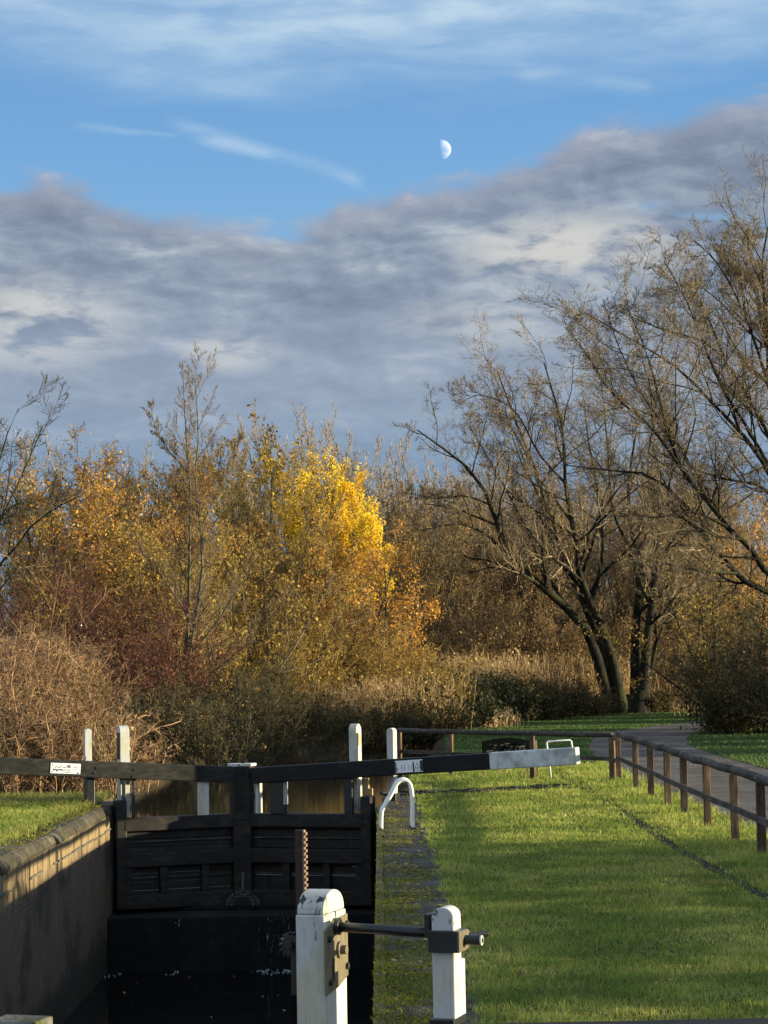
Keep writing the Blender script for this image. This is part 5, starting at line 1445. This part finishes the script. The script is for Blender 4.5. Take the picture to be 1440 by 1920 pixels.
# cloud bank: upper edge as a function of azimuth
fc_ = t.n('FloatCurve'); cu = fc_.mapping.curves[0]
edge = [(-9.9, 12.6), (-8.3, 12.7), (-6.5, 12.2), (-4.6, 11.8), (-2.6, 11.5), (-1.0, 12.1), (.2, 12.3), (2.0, 12.7), (4.0, 13.2), (6.2, 13.9), (8.3, 14.3), (10.2, 14.5)]
pts_ = [((a + 12) / 24, e_ / 20) for a, e_ in edge]
cu.points[0].location = (0, 12.8 / 20); cu.points[1].location = (1, 14.4 / 20)
for p_ in pts_: cu.points.new(*p_)
fc_.mapping.update()
t.l(t.m('DIVIDE', t.m('ADD', az, 12), 24, clamp=True), fc_.inputs['Value'])
etop = t.m('MULTIPLY', fc_.outputs[0], 20)
n1 = t.noise(aze(.17, .60), 1, 6, .55, .2); n2 = t.noise(aze(.42, 1.05), 1, 7, .6, .25); n3 = t.noise(aze(.16, .5), 1, 5, .55)
dpt = t.m('SUBTRACT', etop, el)                                      # degrees below the edge
bank = t.sstep(t.m('ADD', dpt, t.m('MULTIPLY', t.m('SUBTRACT', n2, .5), 2.0)), -.12, .62)
holes = t.sstep(t.m('ADD', n1, t.m('MULTIPLY', t.sstep(az, 5.5, 9), .16)), .58, .74)
hole_zone = t.m('MULTIPLY', t.sstep(dpt, .5, 1.5), t.m('SUBTRACT', 1, t.sstep(dpt, 2.8, 5.5)))
bank = t.m('MULTIPLY', bank, t.m('SUBTRACT', 1, t.m('MULTIPLY', t.m('MULTIPLY', holes, hole_zone), t.m('ADD', .15, t.m('MULTIPLY', t.sstep(az, 4.5, 8), .85)))))
shade = t.m('ADD', t.m('MULTIPLY', n1, .6), t.m('MULTIPLY', n2, .4))
n2b = t.n('TexNoise'); n2b.inputs['Scale'].default_value = 1; n2b.inputs['Detail'].default_value = 7; n2b.inputs['Roughness'].default_value = .6; n2b.inputs['Distortion'].default_value = .25
vo = t.n('VectorMath'); vo.operation = 'ADD'; t.l(aze(.42, 1.05), vo.inputs[0]); vo.inputs[1].default_value = (.12, .18, 0); t.l(vo.outputs[0], n2b.inputs['Vector'])
shade = t.m('ADD', shade, t.m('MULTIPLY', t.m('SUBTRACT', n2, n2b.outputs[0]), .42))
cc = t.ramp(shade, [(.32, (.175, .225, .31)), (.45, (.225, .285, .385)), (.56, (.30, .365, .455)), (.70, (.50, .55, .61))])
# lighter puffs, low on the left and scattered right
def blob(a0, e0, ra, re):
    x = t.m('DIVIDE', t.m('SUBTRACT', az, a0), ra); y_ = t.m('DIVIDE', t.m('SUBTRACT', el, e0), re)
    return t.sstep(t.m('SUBTRACT', 1.0, t.m('SQRT', t.m('ADD', t.m('MULTIPLY', x, x), t.m('MULTIPLY', y_, y_)))), 0, .75)
puff = t.m('MULTIPLY', t.sstep(n2, .36, .56), t.m('ADD', t.m('ADD', blob(-9.0, 8.9, 3.6, 1.7), t.m('MULTIPLY', blob(-3.9, 8.2, 1.9, .7), 1.0)), t.m('ADD', t.m('MULTIPLY', blob(5.2, 10.7, 4.2, 1.3), 1.0), t.m('MULTIPLY', blob(3.2, 8.9, 3.4, 1.1), .6))), clamp=True)
cc = t.mix(t.m('MULTIPLY', puff, .85), cc, (.64, .63, .60))
cc = t.mix(t.m('MULTIPLY', t.m('SUBTRACT', 1, t.sstep(dpt, .0, 1.3)), .5), cc, (.37, .38, .47))
# towards the horizon the bank thins to blue-grey
cc = t.mix(t.m('MULTIPLY', t.m('SUBTRACT', 1, t.sstep(el, 7.5, 10.5)), .45), cc, (.33, .41, .53))
low = t.m('SUBTRACT', 1, t.sstep(el, 4.0, 7.6))
cc = t.mix(t.m('MULTIPLY', low, .85), cc, (.175, .295, .45))
col_ = t.mix(bank, base, cc)
# cirrus veil at the top, and two streaks
n4 = t.noise(aze(.12, .45), 1, 5, .5, .2); n5 = t.noise(aze(.35, 1.5), 1, 6, .55, .3)
veil = t.m('MULTIPLY', t.sstep(t.m('ADD', el, t.m('MULTIPLY', t.m('SUBTRACT', n4, .5), 5.0)), 14.4, 17.4), t.m('ADD', .3, t.m('MULTIPLY', t.sstep(n5, .3, .7), .4)))
veil = t.m('MULTIPLY', veil, t.m('SUBTRACT', 1, t.m('MULTIPLY', t.sstep(el, 19, 34), .8)))
def streak(a0, e0, a1, e1, wd0, wd1):
    s_ = t.m('DIVIDE', t.m('SUBTRACT', az, a0), a1 - a0); ln_ = t.m('ADD', e0, t.m('MULTIPLY', s_, e1 - e0))
    wv_ = t.m('ADD', wd0, t.m('MULTIPLY', s_, wd1 - wd0))
    dd_ = t.m('DIVIDE', t.m('ABSOLUTE', t.m('ADD', t.m('SUBTRACT', el, ln_), t.m('MULTIPLY', t.m('SUBTRACT', n5, .5), .45))), wv_)
    k_ = t.m('SUBTRACT', 1, t.sstep(dd_, 0, 1)); e_ = t.m('MULTIPLY', t.sstep(s_, 0, .25), t.m('SUBTRACT', 1, t.sstep(s_, .9, 1.0)))
    return t.m('MULTIPLY', k_, e_)
strk = t.m('ADD', t.m('ADD', t.m('MULTIPLY', streak(-5.6, 14.2, -.05, 12.55, .40, .30), .36), t.m('MULTIPLY', streak(-8, 14.05, -5.0, 13.75, .2, .1), .2)), t.m('MULTIPLY', streak(3.3, 15.4, 7.6, 14.7, .4, .3), .2))
wisp = t.m('ADD', veil, t.m('MULTIPLY', strk, t.m('ADD', .35, t.m('MULTIPLY', t.sstep(n5, .35, .65), .8))), clamp=True)
col_ = t.mix(t.m('MULTIPLY', wisp, t.m('SUBTRACT', 1, t.m('MULTIPLY', bank, .8))), col_, (.62, .76, .84))
up_b = t.m('MULTIPLY', t.sstep(el, 19, 42), .28); sd_b = t.m('MULTIPLY', t.sstep(t.m('ABSOLUTE', az), 14, 55), .34)  # unseen sky overhead and to the sides brightened, added as fill light
bright = t.m('MULTIPLY', t.m('MAXIMUM', up_b, sd_b), t.sstep(el, -2, 6))
n6 = t.noise(aze(.05, .12), 1, 5, .55, .3)
col_ = t.mix(bright, col_, t.ramp(n6, [(.35, (.80, .98, 1.25)), (.65, (1.35, 1.45, 1.55))]))
bg = t.n('Background'); t.l(t.mix(1.0, col_, (4.9, 4.9, 4.9), 'MULTIPLY'), bg.inputs['Color']); bg.inputs['Strength'].default_value = 0.10
wo = t.n('OutputWorld'); t.l(bg.outputs[0], wo.inputs['Surface'])

# ------------------------------------------------------------------ render settings
vs_ = sc.view_settings
vs_.view_transform = 'Standard'; vs_.look = 'None'; vs_.exposure = 1.12; vs_.gamma = 1.0; vs_.use_curve_mapping = False
sc.render.engine = 'CYCLES'
sc.cycles.max_bounces = 6; sc.cycles.diffuse_bounces = 2; sc.cycles.glossy_bounces = 3; sc.cycles.transparent_max_bounces = 8; sc.cycles.transmission_bounces = 2
sc.cycles.use_denoising = True
sc.cycles.sample_clamp_indirect = 4
